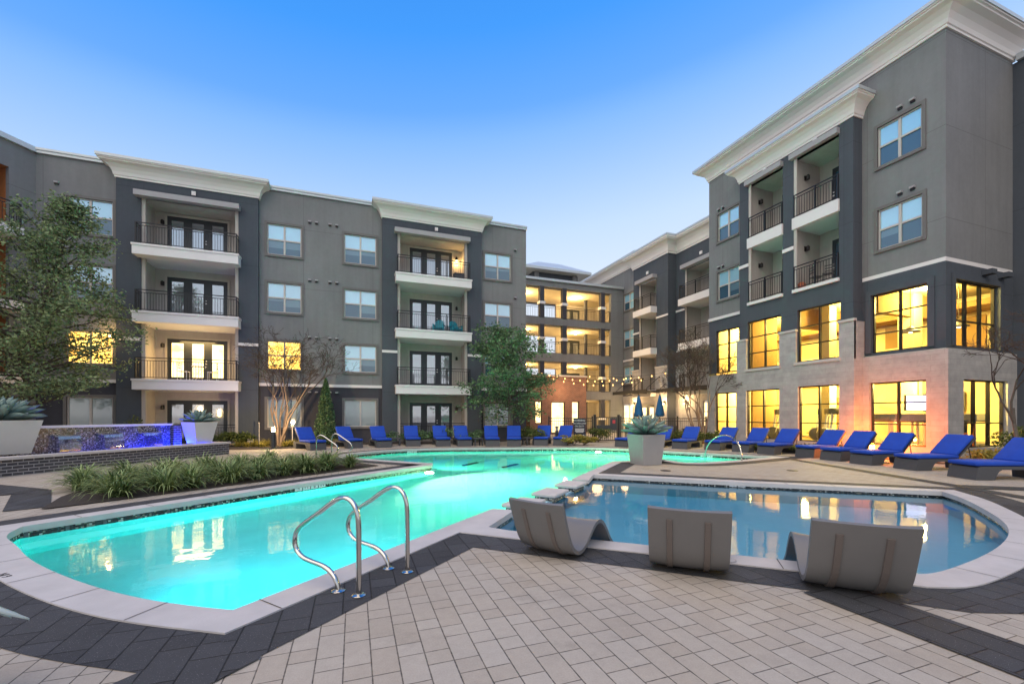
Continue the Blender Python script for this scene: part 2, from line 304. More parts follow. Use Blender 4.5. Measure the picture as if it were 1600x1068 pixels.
# ---------------------------------------------------------------- mesh helpers
class MB:
    def __init__(s): s.v = []; s.f = []; s.mi = []; s.m = 0; s.x = None
    def add(s, vs, fs):
        o = len(s.v)
        for p in vs:
            p = Vector(p)
            s.v.append(tuple(s.x @ p) if s.x is not None else tuple(p))
        for f in fs: s.f.append(tuple(i+o for i in f)); s.mi.append(s.m)
    def quad(s, a, b, c, d): s.add([a, b, c, d], [(0, 1, 2, 3)])
    def hexa(s, p):   # 8 pts: bottom ring 0-3, top ring 4-7
        s.add(p, [(3, 2, 1, 0), (4, 5, 6, 7), (0, 1, 5, 4), (1, 2, 6, 5), (2, 3, 7, 6), (3, 0, 4, 7)])
    def box(s, x0, y0, z0, x1, y1, z1):
        s.hexa([(x0,y0,z0),(x1,y0,z0),(x1,y1,z0),(x0,y1,z0),(x0,y0,z1),(x1,y0,z1),(x1,y1,z1),(x0,y1,z1)])
    def prism(s, poly, z0, z1):
        n = len(poly)
        s.add([(x, y, z0) for x, y in poly]+[(x, y, z1) for x, y in poly],
              [tuple(range(n-1, -1, -1)), tuple(range(n, 2*n))]+[(i, (i+1) % n, n+(i+1) % n, n+i) for i in range(n)])
    def tube(s, path, r, n=8, cap=True):
        path = [Vector(p) for p in path]; rs = r if isinstance(r, (list, tuple)) else [r]*len(path)
        vs = []; up = None
        for i, p in enumerate(path):
            t = (path[min(i+1, len(path)-1)]-path[max(i-1, 0)])
            if t.length < 1e-9: t = Vector((0, 0, 1))
            t.normalize()
            if up is None: up = t.orthogonal().normalized()
            else:
                up = up-t*up.dot(t)
                up = up.normalized() if up.length > 1e-6 else t.orthogonal().normalized()
            w = t.cross(up)
            for k in range(n):
                a = 2*math.pi*k/n; vs.append(p+(up*math.cos(a)+w*math.sin(a))*rs[i])
        fs = [(i*n+k, i*n+(k+1) % n, (i+1)*n+(k+1) % n, (i+1)*n+k) for i in range(len(path)-1) for k in range(n)]
        if cap: fs += [tuple(range(n-1, -1, -1)), tuple(range((len(path)-1)*n, len(path)*n))]
        s.add(vs, fs)
    def lathe(s, prof, n=16, c=(0, 0)):
        vs = [(c[0]+r*math.cos(2*math.pi*k/n), c[1]+r*math.sin(2*math.pi*k/n), z) for r, z in prof for k in range(n)]
        L = len(prof)
        s.add(vs, [(i*n+k, i*n+(k+1) % n, (i+1)*n+(k+1) % n, (i+1)*n+k) for i in range(L-1) for k in range(n)]+[tuple(range(n-1, -1, -1)), tuple(range((L-1)*n, L*n))])
    def rbox(s, x0, y0, z0, x1, y1, z1, r=0.03, seg=3):
        bm = bmesh.new(); bmesh.ops.create_cube(bm, size=1)
        for v in bm.verts:
            v.co = Vector(((x0+x1)/2+v.co.x*(x1-x0), (y0+y1)/2+v.co.y*(y1-y0), (z0+z1)/2+v.co.z*(z1-z0)))
        bmesh.ops.bevel(bm, geom=bm.edges[:], offset=r, segments=seg, affect='EDGES', profile=0.5)
        bm.verts.index_update(); s.add([v.co.copy() for v in bm.verts], [[v.index for v in f.verts] for f in bm.faces]); bm.free()
    def extrude(s, prof, w0, w1, axis='y'):
        """closed 2-D profile (x,z) extruded along y"""
        n = len(prof)
        s.add([(x, w0, z) for x, z in prof]+[(x, w1, z) for x, z in prof],
              [tuple(range(n)), tuple(range(2*n-1, n-1, -1))]+[(i, n+i, n+(i+1) % n, (i+1) % n) for i in range(n)])
    def sweep(s, path, prof, side=1.0):
        """profile (d,z) swept along an open plan path; d is offset to the right of travel * side, mitred"""
        n = len(path); P = [Vector(p) for p in path]; cols = []
        for i in range(n):
            ds = []
            if i > 0: ds.append((P[i]-P[i-1]).normalized())
            if i < n-1: ds.append((P[i+1]-P[i]).normalized())
            ns = [Vector((d.y, -d.x))*side for d in ds]
            m = ns[0] if len(ns) == 1 else (ns[0]+ns[1])/max(0.15, 1+ns[0].dot(ns[1]))
            cols.append([(P[i].x+m.x*d, P[i].y+m.y*d, z) for d, z in prof])
        k = len(prof); vs = [q for c in cols for q in c]
        fs = [(i*k+j, i*k+(j+1) % k, (i+1)*k+(j+1) % k, (i+1)*k+j) for i in range(n-1) for j in range(k)]
        fs += [tuple(range(k)), tuple(range(n*k-1, (n-1)*k-1, -1))]
        s.add(vs, fs)
    def build(s, name, mats, parent=None, smooth=False, world=False, recalc=True):
        me = bpy.data.meshes.new(name)
        off = Vector((0, 0, 0))
        if world and parent is not None:
            r = parent
            while r is not None: off += r.location; r = r.parent
        vs = [tuple(Vector(p)-off) for p in s.v] if world else s.v
        me.from_pydata(vs, [], s.f)
        for m in (mats if isinstance(mats, (list, tuple)) else [mats]): me.materials.append(m)
        if any(s.mi): me.polygons.foreach_set('material_index', s.mi)
        if recalc and len(s.f) < 30000:
            bm = bmesh.new(); bm.from_mesh(me); bmesh.ops.recalc_face_normals(bm, faces=bm.faces[:]); bm.to_mesh(me); bm.free()
        if smooth: me.polygons.foreach_set('use_smooth', [True]*len(me.polygons))
        me.update(); o = bpy.data.objects.new(name, me); COL.objects.link(o)
        if parent is not None: o.parent = parent
        return o
def soft(o, deg=40):
    me = o.data; me.polygons.foreach_set('use_smooth', [True]*len(me.polygons))
    bm = bmesh.new(); bm.from_mesh(me)
    for e in bm.edges:
        if len(e.link_faces) == 2 and e.calc_face_angle(0) > R(deg): e.smooth = False
    bm.to_mesh(me); bm.free(); return o
def tag(o, label=None, cat=None, group=None, kind=None):
    for k, v in (('label', label), ('category', cat), ('group', group), ('kind', kind)):
        if v: o[k] = v
    return o
def thing(name, label, cat, loc=(0, 0, 0), rz=0.0, group=None):
    o = bpy.data.objects.new(name, None); COL.objects.link(o); o.empty_display_size = 0.2
    o.location = loc; o.rotation_euler = (0, 0, rz); return tag(o, label, cat, group)
def dup(o, loc=None, rz=None, label=None, parent=None, group=None):
    c = o.copy(); COL.objects.link(c)
    if parent is not None: c.parent = parent
    if loc is not None: c.location = loc
    if rz is not None: c.rotation_euler = (0, 0, rz)
    if label: c['label'] = label
    if group: c['group'] = group
    for ch in list(o.children): dup(ch, parent=c)
    return c
def lamp(name, kind, loc, energy, color, size=0.1, parent=None, rot=None, **kw):
    d = bpy.data.lights.new(name, kind); d.energy = energy; d.color = color
    if kind == 'AREA': d.size = size
    else: d.shadow_soft_size = size
    for k, v in kw.items(): setattr(d, k, v)
    o = bpy.data.objects.new(name, d); COL.objects.link(o); o.location = loc
    if rot: o.rotation_euler = rot
    if parent is not None:
        o.parent = parent; off = Vector((0, 0, 0)); r = parent
        while r is not None: off += r.location; r = r.parent
        o.location = Vector(loc)-off
    return o
def tess(outer, holes, z, mb):
    loops = [[Vector((x, y, 0)) for x, y in outer]]+[[Vector((x, y, 0)) for x, y in h] for h in holes]
    flat = [p for l in loops for p in l]
    tri = geometry.tessellate_polygon(loops)
    mb.add([(p.x, p.y, z) for p in flat], tri)
def signed(poly): return 0.5*sum(a[0]*b[1]-b[0]*a[1] for a, b in zip(poly, poly[1:]+poly[:1]))
def offset(poly, d, lim=2.0):
    """outward offset of a closed polygon"""
    sg = 1 if signed(poly) > 0 else -1; n = len(poly); out = []
    for i in range(n):
        a, b, c = Vector(poly[i-1]), Vector(poly[i]), Vector(poly[(i+1) % n])
        d1, d2 = (b-a).normalized(), (c-b).normalized()
        n1, n2 = Vector((d1.y, -d1.x))*sg, Vector((d2.y, -d2.x))*sg
        m = (n1+n2)/max(1/lim, 1+n1.dot(n2)); out.append((b.x+m.x*d, b.y+m.y*d))
    return out
def smoothpoly(pts, corners, it=2):
    """Chaikin smoothing keeping the flagged corner points sharp"""
    pts = [(Vector(p), k in corners) for k, p in enumerate(pts)]
    for _ in range(it):
        out = []; n = len(pts)
        for i in range(n):
            (a, ka), (b, kb) = pts[i], pts[(i+1) % n]
            out.append((a, True) if ka else (a*0.75+b*0.25, False))
            if ka: out.append((a*0.75+b*0.25, False))
            out.append((a*0.25+b*0.75, False))
        pts = out
    return [(p.x, p.y) for p, _ in pts]
class Fc:
    """a vertical facade: origin, direction along it, outward normal"""
    def __init__(s, o, U, N): s.o = Vector((*o, 0)); s.U = Vector((*U, 0)); s.N = Vector((*N, 0))
    def p(s, u, d, z): q = s.o+s.U*u+s.N*d; return (q.x, q.y, z)
    def box(s, mb, u0, u1, d0, d1, z0, z1):
        mb.hexa([s.p(u0,d0,z0), s.p(u1,d0,z0), s.p(u1,d1,z0), s.p(u0,d1,z0), s.p(u0,d0,z1), s.p(u1,d0,z1), s.p(u1,d1,z1), s.p(u0,d1,z1)])
    def rect(s, mb, u0, u1, d, z0, z1): mb.quad(s.p(u0,d,z0), s.p(u1,d,z0), s.p(u1,d,z1), s.p(u0,d,z1))
    def wall(s, mb, u0, u1, z0, z1, holes=(), d=0.0, reveal=0.18):
        us = sorted({u0, u1, *[min(max(h[i], u0), u1) for h in holes for i in (0, 1)]})
        zs = sorted({z0, z1, *[min(max(h[i], z0), z1) for h in holes for i in (2, 3)]})
        for a, b in zip(us, us[1:]):
            for c, e in zip(zs, zs[1:]):
                mu, mz = (a+b)/2, (c+e)/2
                if any(h[0] < mu < h[1] and h[2] < mz < h[3] for h in holes): continue
                s.rect(mb, a, b, d, c, e)
        for h in holes:
            a, b = max(h[0], u0), min(h[1], u1); c, e = max(h[2], z0), min(h[3], z1)
            if a >= b or c >= e: continue
            if h[0] >= u0: mb.quad(s.p(a,d,c), s.p(a,d-reveal,c), s.p(a,d-reveal,e), s.p(a,d,e))
            if h[1] <= u1: mb.quad(s.p(b,d,c), s.p(b,d-reveal,c), s.p(b,d-reveal,e), s.p(b,d,e))
            if h[2] >= z0: mb.quad(s.p(a,d,c), s.p(b,d,c), s.p(b,d-reveal,c), s.p(a,d-reveal,c))
            if h[3] <= z1: mb.quad(s.p(a,d,e), s.p(b,d,e), s.p(b,d-reveal,e), s.p(a,d-reveal,e))
SASHR = random.Random(19)
def sash(F, root, u0, u1, z0, z1, d=0.0, kind='sash', trim=True):
    """double sliding-sash apartment window: trim, frame, panes"""
    mb = MB()
    if trim:
        mb.m = 1; t = 0.12
        F.box(mb, u0-t, u0, d-.06, d+.05, z0-t, z1+t); F.box(mb, u1, u1+t, d-.06, d+.05, z0-t, z1+t)
        F.box(mb, u0, u1, d-.06, d+.05, z1, z1+t); F.box(mb, u0, u1, d-.06, d+.075, z0-t, z0)
    mb.m = 0; f = 0.055; um = (u0+u1)/2; zm = (z0+z1)/2
    e0, e1 = d-.10, d-.03
    F.box(mb, u0, u0+f, e0, e1, z0, z1); F.box(mb, u1-f, u1, e0, e1, z0, z1)
    F.box(mb, u0+f, u1-f, e0, e1, z1-f, z1); F.box(mb, u0+f, u1-f, e0, e1, z0, z0+f)
    F.box(mb, um-.045, um+.045, e0, e1+.004, z0+f, z1-f)
    if kind in ('sash', 'litsash'):
        for a, b in ((u0+f, um-.045), (um+.045, u1-f)): F.box(mb, a, b, e0, e1, zm-.035, zm+.035)
    w = mb.build('window', [M['frame'], M['trim']], root, world=True)
    g = MB()
    for a, b in ((u0+f, um-.045), (um+.045, u1-f)):
        if kind == 'sash':
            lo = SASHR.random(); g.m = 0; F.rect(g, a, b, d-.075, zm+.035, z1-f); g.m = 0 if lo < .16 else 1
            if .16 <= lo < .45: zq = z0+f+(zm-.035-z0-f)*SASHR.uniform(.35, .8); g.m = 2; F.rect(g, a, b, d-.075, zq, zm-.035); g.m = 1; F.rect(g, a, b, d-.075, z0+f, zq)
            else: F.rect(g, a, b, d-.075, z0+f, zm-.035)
        elif kind == 'litsash': g.m = 0; F.rect(g, a, b, d-.075, z0+f, z1-f)
        else: g.m = 0; F.rect(g, a, b, d-.075, z0+f, z1-f)
    g.build('pane', {'sash': [M['paneU'], M['paneL'], M['paneM']], 'litsash': [M['lit']], 'blind': [M['paneB']], 'litdoor': [M['litcream']]}[kind], w, world=True)
    return w
def french(F, root, u0, u1, z0, z1, d, n=3, glass='paneD', frame='doorf'):
    mb = MB(); t = 0.11
    mb.m = 1
    F.box(mb, u0-t, u0, d, d+.06, z0, z1+t); F.box(mb, u1, u1+t, d, d+.06, z0, z1+t); F.box(mb, u0, u1, d, d+.06, z1, z1+t)
    mb.m = 0; w = (u1-u0)/n; gw = w*0.58; zb, zt = z0+0.28, z1-0.22
    xs = [(u0+w*(i+.5)-gw/2, u0+w*(i+.5)+gw/2) for i in range(n)]
    F.box(mb, u0, u1, d, d+.05, z0, zb); F.box(mb, u0, u1, d, d+.05, zt, z1)
    e = [u0]+[q for x in xs for q in x]+[u1]
    for a, b in zip(e[::2], e[1::2]): F.box(mb, a, b, d, d+.05, zb, zt)
    mb.m = 2
    if n > 1:
        uh = u0+w*2-0.07
        F.box(mb, uh-.035, uh+.035, d+.05, d+.09, z0+1.0, z0+1.06); F.box(mb, uh-.03, uh+.03, d+.05, d+.08, z0+1.16, z0+1.21)
    o = mb.build('french_door', [M[frame], M['cream'], M['white']], root, world=True)
    g = MB()
    for a, b in xs: F.rect(g, a, b, d+.022, zb, zt)
    g.build('pane', M[glass], o, world=True); return o
def railing(F, parent, u0, u1, d, z, h=1.05, side=True, dback=0.0, sp=0.115, posts=None):
    mb = MB(); r = .02
    F.box(mb, u0, u1, d-r, d+r, z+h-.04, z+h); F.box(mb, u0, u1, d-.015, d+.015, z+h-.17, z+h-.14); F.box(mb, u0, u1, d-.015, d+.015, z+.06, z+.09)
    n = max(2, round((u1-u0)/1.35)); ps = [u0+(u1-u0)*i/n for i in range(n+1)] if posts is None else posts
    for u in ps: F.box(mb, u-.025, u+.025, d-.03, d+.03, z, z+h-.003)
    k = int((u1-u0)/sp)
    for i in range(1, k): u = u0+(u1-u0)*i/k; F.box(mb, u-.008, u+.008, d-.008, d+.008, z+.08, z+h-.15)
    if side and d-dback > .1:
        for u in (u0, u1):
            F.box(mb, u-.02, u+.02, dback, d-.03, z+h-.043, z+h-.003); F.box(mb, u-.015, u+.015, dback, d-.03, z+h-.17, z+h-.14); F.box(mb, u-.015, u+.015, dback, d-.03, z+.06, z+.09)
            k2 = max(2, int((d-dback)/sp))
            for i in range(0, k2): q = dback+(d-dback)*i/k2; F.box(mb, u-.008, u+.008, q-.008, q+.008, z+.08, z+h-.15)
    return mb.build('railing', M['rail'], parent, world=True)
def sconce(F, root, u, d, z, lit=False):
    mb = MB(); F.box(mb, u-.05, u+.05, d, d+.03, z-.1, z+.12)
    F.box(mb, u-.03, u+.03, d+.03, d+.14, z+.06, z+.09)
    q = Vector(F.p(u, d+.15, 0)); mb.lathe([(.05, z-.12), (.075, z-.1), (.075, z+.06), (.03, z+.12)], 10, (q.x, q.y))
    o = mb.build('wall_lamp', M['black'], root, world=True)
    if lit:
        b = MB(); b.lathe([(.03, z-.2), (.07, z-.17), (.07, z-.125), (.03, z-.121)], 10, (q.x, q.y)); b.build('bulb', M['bulb'], o, world=True)
        lamp('lamp_light', 'POINT', F.p(u, d+.2, z-.3), 14, (1, .6, .2), .08, o)
    return o
def vents(F, root, us, z, d=0.0):
    for u in us:
        mb = MB(); F.box(mb, u-.08, u+.08, d, d+.11, z-.01, z+.06); mb.m = 1; F.box(mb, u-.07, u+.07, d, d+.06, z-.08, z-.01)
        mb.build('wall_vent', [M['header'], M['black']], root, world=True)
COVE = lambda z0, z1, o: [(0, z0), (.09*o, z0), (.09*o, z0+.10*(z1-z0)), (.15*o, z0+.13*(z1-z0)), (.2*o, z0+.3*(z1-z0)), (.34*o, z0+.5*(z1-z0)), (.56*o, z0+.66*(z1-z0)), (.86*o, z0+.74*(z1-z0)), (.88*o, z0+.80*(z1-z0)), (.97*o, z0+.82*(z1-z0)), (.97*o, z0+.9*(z1-z0)), (o, z0+.91*(z1-z0)), (o, z1), (0, z1)]
def cornice(root, path, z0, z1, o):
    mb = MB(); mb.sweep(path, COVE(z0, z1, o)); c = mb.build('cornice', M['cornice'], root, world=True)
    f = MB(); f.sweep(path, [(o*1.0, z1-.10), (o*1.03, z1-.10), (o*1.03, z1+.035), (0.01, z1+.035), (.01, z1+.005), (o*1.0, z1+.005)])
    f.build('flashing', M['flash'], c, world=True); return c

# ================================================================= GROUND, POOLS
pool_raw = [(-3.89,7.01),(-3.42,6.32),(-2.9,5.7),(-2.3,5.07),(-1.75,4.58),(-1.32,4.28),(-0.92,4.04),(2.22,6.96),(5.10,9.55),
            (8.34,12.7),(10.35,12.55),(10.28,11.25),(12.5,11.45),(15.0,11.95),(14.6,12.6),(12.75,15.6),(12.0,17.3),(10.3,18.75),
            (7.14,19.6),(3.62,20.6),(1.64,20.35),(-0.37,18.75),(-0.27,17.2),(2.40,14.2),(2.30,13.76),(-1.27,10.92),(-4.46,8.17),(-4.35,7.6)]
POOL = smoothpoly(pool_raw, {6, 7, 8, 9, 10, 13, 23, 24, 25, 26}, 2)
sh_raw = [(1.75,5.86),(1.97,5.58),(3.0,4.65),(3.4,4.31),(3.94,3.79),(4.6,3.22),(5.14,2.68),(5.37,2.58),(5.82,2.6),(6.73,2.72),(7.56,2.9),(8.37,3.15),(9.08,3.48),(9.89,4.0),(10.95,4.77),(11.48,5.34),(8.8,7.53),(5.95,10.05),(5.35,9.25),(2.5,6.75)]
SHAL = smoothpoly(sh_raw, {0, 1, 2, 6, 15, 16, 17, 18, 19}, 2)
ALL = smoothpoly(pool_raw[8:]+pool_raw[:8]+[sh_raw[19]]+sh_raw[:19], {0, 1, 2, 5, 15, 16, 17, 18, 26, 27, 28, 29, 30, 31, 35, 44, 45, 46, 47}, 2)
ground = MB(); tess([(-300,-300),(500,-300),(500,500),(-300,500)], [ALL], 0.0, ground)
tag(ground.build('pool_deck', M['tan'], recalc=False), kind='structure')
DIV = ((2.22,6.96),(5.10,9.55),(5.35,9.25),(2.5,6.75))
def on_div(a, b):
    m = Vector(((a[0]+b[0])/2, (a[1]+b[1])/2)); c = Vector((3.8, 8.13)); t = Vector((.743, .669)); d = m-c
    return abs(d.x*t.y-d.y*t.x) < .26 and abs(d.dot(t)) < 2.0
def near(poly, p): return min(range(len(poly)), key=lambda i: (poly[i][0]-p[0])**2+(poly[i][1]-p[1])**2)
T0, T1 = near(ALL, pool_raw[6]), near(ALL, sh_raw[2])
U0, U1 = near(ALL, sh_raw[16]), near(ALL, pool_raw[9])
def in_tip(poly, i): return poly is ALL and (T0 <= i < T1 or i >= U0 or i < U1)
def xline(p, d, q, e):
    det = d.x*(-e.y)+e.x*d.y; t = ((q.x-p.x)*(-e.y)+e.x*(q.y-p.y))/det; return (p.x+d.x*t, p.y+d.y*t)
def tip_x(dist, q=None):      # where the offset lines of two pool edges meet
    a, b, c, d = [Vector(p) for p in (q or (pool_raw[6], pool_raw[7], sh_raw[1], sh_raw[2]))]; u, v = (b-a).normalized(), (d-c).normalized()
    return xline(a+Vector((u.y, -u.x))*dist, u, c+Vector((v.y, -v.x))*dist, v)
def ring(poly, a, b, z0, z1, name, mat):
    A, B = offset(poly, a), offset(poly, b); n = len(poly); mb = MB()
    for i in range(n):
        j = (i+1) % n
        if in_tip(poly, i): continue
        mb.quad((*A[i], z1), (*A[j], z1), (*B[j], z1), (*B[i], z1))
        if z1-z0 > 0.02:
            mb.quad((*A[i], z0), (*A[j], z0), (*A[j], z1), (*A[i], z1)); mb.quad((*B[i], z0), (*B[j], z0), (*B[j], z1), (*B[i], z1))
            mb.quad((*A[i], z0), (*A[j], z0), (*B[j], z0), (*B[i], z0))
    return tag(mb.build(name, mat, recalc=False), kind='structure')
# charcoal border paving: one sheet round both pools, then the loose bands of the deck pattern
def strip(pts, w, z, name='border_paving', mat=None):
    mb = MB(); a = Vector(pts[0])
    for i in range(len(pts)-1):
        p, q = Vector(pts[i]), Vector(pts[i+1]); t = (q-p).normalized(); nn = Vector((-t.y, t.x))*w/2
        mb.quad((*(p-nn), z), (*(q-nn), z), (*(q+nn), z), (*(p+nn), z))
    return tag(mb.build(name, mat or M['darkpave'], recalc=False), kind='structure')
def bank(poly, holes, z, name, mat):
    mb = MB(); tess(poly, holes, z, mb); return tag(mb.build(name, mat, recalc=False), kind='structure')
ring(ALL, 0.28, 0.80, 0.005, 0.005, 'border_paving', M['darkpave'])
strip([(-0.75,3.42),(-3.2,1.1)], 0.52, 0.0115)
strip([(4.07,2.75),(4.10,-2)], 0.56, 0.0115)
strip([(14.9,11.45),(12.7,5.6),(11.6,3.2)], 0.34, 0.0115)
strip([(12.7,5.6),(14.6,4.2)], 0.5, 0.0155)
strip([(-7.9,13.2),(-6.3,11.9),(-5.2,9.7)], 0.55, 0.0115)
strip([(-6.3,11.9),(-9,10.9)], 0.5, 0.0155)
ring(ALL, -0.03, 0.30, -0.07, 0.018, 'pool_coping', M['coping'])
o28, o80, o30, i03 = offset(ALL, .28), offset(ALL, .80), offset(ALL, .30), offset(ALL, -.03)
bank([o28[T0], tip_x(.28), o28[T1], o80[T1], tip_x(.80), o80[T0]], [], .005, 'border_paving', M['darkpave'])
q2 = (sh_raw[16], sh_raw[17], pool_raw[8], pool_raw[9])
bank([o28[U0], tip_x(.28, q2), o28[U1], o80[U1], tip_x(.80, q2), o80[U0]], [], .005, 'border_paving', M['darkpave'])
tp = [i03[U0], tip_x(-.03, (sh_raw[16], sh_raw[17], sh_raw[17], sh_raw[18])), (5.36, 9.22), (5.08, 9.55), i03[U1], o30[U1], tip_x(.30, q2), o30[U0]]
mb = MB(); tess(tp, [], .018, mb); n_ = len(tp)
for i in range(n_): mb.quad((*tp[i], -.07), (*tp[(i+1) % n_], -.07), (*tp[(i+1) % n_], .018), (*tp[i], .018))
tag(mb.build('pool_coping', M['coping'], recalc=False), kind='structure')
tp = [i03[T0], (2.20, 6.98), (2.52, 6.76), (1.79, 5.86), (1.99, 5.60), i03[T1], o30[T1], tip_x(.30), o30[T0]]
mb = MB(); tess(tp, [], .018, mb); n_ = len(tp)
for i in range(n_): mb.quad((*tp[i], -.07), (*tp[(i+1) % n_], -.07), (*tp[(i+1) % n_], .018), (*tp[i], .018))
tag(mb.build('pool_coping', M['coping'], recalc=False), kind='structure')
# coping joints cut as thin dark strips along the coping
jm = MB()
for poly in (ALL,):
    A, B = offset(poly, -0.031), offset(poly, 0.3); acc = 0
    for i in range(len(poly)):
        if T0 < i < T1 or i >= U0 or i < U1: continue
        j = (i+1) % len(poly); L = (Vector(poly[j])-Vector(poly[i])).length; tpos = 0.0
        while acc+(L-tpos) >= 0.92:
            tpos += 0.92-acc; acc = 0; t = tpos/L
            a = Vector(A[i]).lerp(Vector(A[j]), t); b_ = Vector(B[i]).lerp(Vector(B[j]), t); d = (Vector(poly[j])-Vector(poly[i])).normalized()*.004
            jm.quad((*(a-d), .0225), (*(a+d), .0225), (*(b_+d), .0225), (*(b_-d), .0225))
        acc += L-tpos
tag(jm.build('coping_joints', M['soil'], recalc=False), kind='structure')
def basin(poly, depth, name, mat, wl, wmat, wname):
    n = len(poly); mb = MB()
    mb.m = 1
    for i in range(n):
        j = (i+1) % n; 
        if not on_div(poly[i], poly[j]): mb.quad((*poly[i], -.005), (*poly[j], -.005), (*poly[j], wl-.03), (*poly[i], wl-.03))
    mb.m = 0
    for i in range(n):
        j = (i+1) % n; mb.quad((*poly[i], wl-.03), (*poly[j], wl-.03), (*poly[j], -depth), (*poly[i], -depth))
    tess(poly, [], -depth, mb)
    o = tag(mb.build(name, [mat, M['tile']], recalc=False), kind='structure')
    wb = MB(); P = offset(poly, 0.03); m = len(P)
    tess(P, [], wl, wb); tess(P, [], -depth-.2, wb)
    for i in range(m): wb.quad((*P[i], wl), (*P[(i+1) % m], wl), (*P[(i+1) % m], -depth-.2), (*P[i], -depth-.2))
    bm_o = wb.build(wname, wmat); tag(bm_o, kind='structure')
    bm = bmesh.new(); bm.from_mesh(bm_o.data); bmesh.ops.remove_doubles(bm, verts=bm.verts[:], dist=1e-4); bmesh.ops.recalc_face_normals(bm, faces=bm.faces[:]); bm.to_mesh(bm_o.data); bm.free()
    return o
main_basin = basin(POOL, 1.25, 'pool_basin', M['plaster'], -0.15, M['water'], 'pool_water')
basin(SHAL, 0.42, 'shallow_basin', M['plasterS'], -0.11, M['waterS'], 'shallow_water')
mb = MB(); mb.prism(list(DIV)[::-1], -1.3, -.125); tag(mb.build('spillway_sill', M['plasterS']), kind='structure')
# dark lane tiles on the pool floor
for (x0, y0), (x1, y1) in ((G(724,757,-1.0), G(746,751,-1.0)), (G(786,761,-1.0), G(808,754,-1.0))):
    mb = MB(); p, q = Vector((x0, y0)), Vector((x1, y1)); t = (q-p).normalized(); nn = Vector((-t.y, t.x))*.06
    mb.prism([tuple(p-nn), tuple(q-nn), tuple(q+nn), tuple(p+nn)], -1.25, -1.0); mb.build('step_tile', M['black'], main_basin)
# coping blocks standing in the spillway
def blk(t0, t1, label):
    a0, a1 = Vector(DIV[0]), Vector(DIV[1]); c0 = (Vector(DIV[0])+Vector(DIV[3]))/2; c1 = (Vector(DIV[1])+Vector(DIV[2]))/2
    p, q = c0.lerp(c1, t0), c0.lerp(c1, t1); t = (q-p).normalized(); nn = Vector((-t.y, t.x))
    root = thing('spillway_block', label, 'coping block', (p.x, p.y, -.13), 0, 'coping blocks between the two pools')
    mb = MB(); w = .27; mb.prism([tuple(p-nn*w), tuple(q-nn*w), tuple(q+nn*w), tuple(p+nn*w)], -.05, .02); o = mb.build('coping_slab', M['coping'], root, world=True)
    bv = o.modifiers.new('bevel', 'BEVEL'); bv.width = .025; bv.segments = 3
    mb = MB(); i = .05; p2, q2 = p+t*i, q-t*i; w = .2
    mb.prism([tuple(p2-nn*w), tuple(q2-nn*w), tuple(q2+nn*w), tuple(p2+nn*w)], -.4, -.049); mb.build('tiled_base', M['tile'], root, world=True)
blk(.10, .30, 'nearer coping block standing alone in the gap between the turquoise pool and the shallow pool')
blk(.42, .62, 'middle coping block in the spillway, between the nearer block and the long planter island coping')
blk(.74, .93, 'farthest spillway block joining the coping of the planter island')
# planting bed
bed = [(-4.95,9.55),(-4.30,10.00),(-3.15,10.95),(-1.40,12.35),(0.75,14.2),(-0.72,16.7),(-3.11,16.6),(-4.64,15.6),(-5.47,13.86),(-5.46,11.3)]
mb = MB(); tess(smoothpoly(bed, {0, 4}, 1), [], .02, mb); tag(mb.build('planting_soil', M['soil'], recalc=False), kind='structure')
bank([(-13.9,26.6),(10.6,26.6),(10.6,25.2),(5.5,23.9),(0.5,24.6),(-2.2,23.2),(-4.9,22.8),(-7.2,24.4),(-13.9,24.4)], [], .016, 'planting_soil', M['soil'])
bank([(19.1,20),(19.1,9.2),(18.4,8.6),(24,8.6),(24,2),(20.2,4.8),(17.9,8.6),(18.2,20)], [], .02, 'planting_soil', M['soil'])
def fall(d, kind='Linear'):
    d.use_nodes = True; nt = d.node_tree; e = nt.nodes['Emission']; f = nt.nodes.new('ShaderNodeLightFalloff'); f.inputs[0].default_value = 1.0; nt.links.new(f.outputs[kind], e.inputs[1])
# underwater lights on the basin walls: those whose glow shows, then added unseen fills
def pool_light(x, y, dx, dy, z, e, col, label, size=.12, spot=150, fk='Linear'):
    t = thing('pool_light', label, 'pool light', (x, y, z), math.atan2(dy, dx), 'underwater lights in the pool wall')
    mb = MB(); mb.x = Matrix.Rotation(R(90), 4, 'Y'); mb.lathe([(.13, 0), (.13, .02), (.11, .035), (.1, .035)], 16); mb.build('bezel', M['steel'], t)
    mb = MB(); mb.x = Matrix.Rotation(R(90), 4, 'Y'); mb.lathe([(.095, .034), (.09, .045), (.03, .05)], 16); mb.build('lens', M['poolamp'], t)
    l = lamp('pool_lamp', 'SPOT', (.16, 0, 0), e, col, size); l.parent = t; l.data.spot_size = R(spot); l.data.spot_blend = .8; fall(l.data, fk)
    l.rotation_euler = Vector((-1, 0, -.10)).to_track_quat('Z', 'Y').to_euler(); return t
PLC = (1.0, .92, .50); CLC = (.02, .80, 1.0); GLC = (.30, 1.0, .60); YLC = (1.0, .82, .36)  # cyan and green are for added fills standing in for water-tinted lamp light
pool_light(2.10,13.58, .64,-.77,-.42, 3800, YLC, 'pool light glowing below the tip of the planted peninsula', fk='Quadratic')
pool_light(11.1,18.18,-.55,-.83,-.40, 3200, YLC, 'pool light glowing in the far pool wall left of the planter', fk='Quadratic')
pool_light(-2.0,4.86,.6,.8,-.65, 130, CLC, 'added unseen cyan fill light under the curved near left pool edge')
pool_light(0.9,5.73,-.7,.7,-.65, 70, CLC, 'added unseen cyan fill light under the straight near pool edge beside the handrails')
pool_light(6.2,10.62,-.7,.7,-.5, 190, GLC, 'added unseen green fill light below the planter island edge')
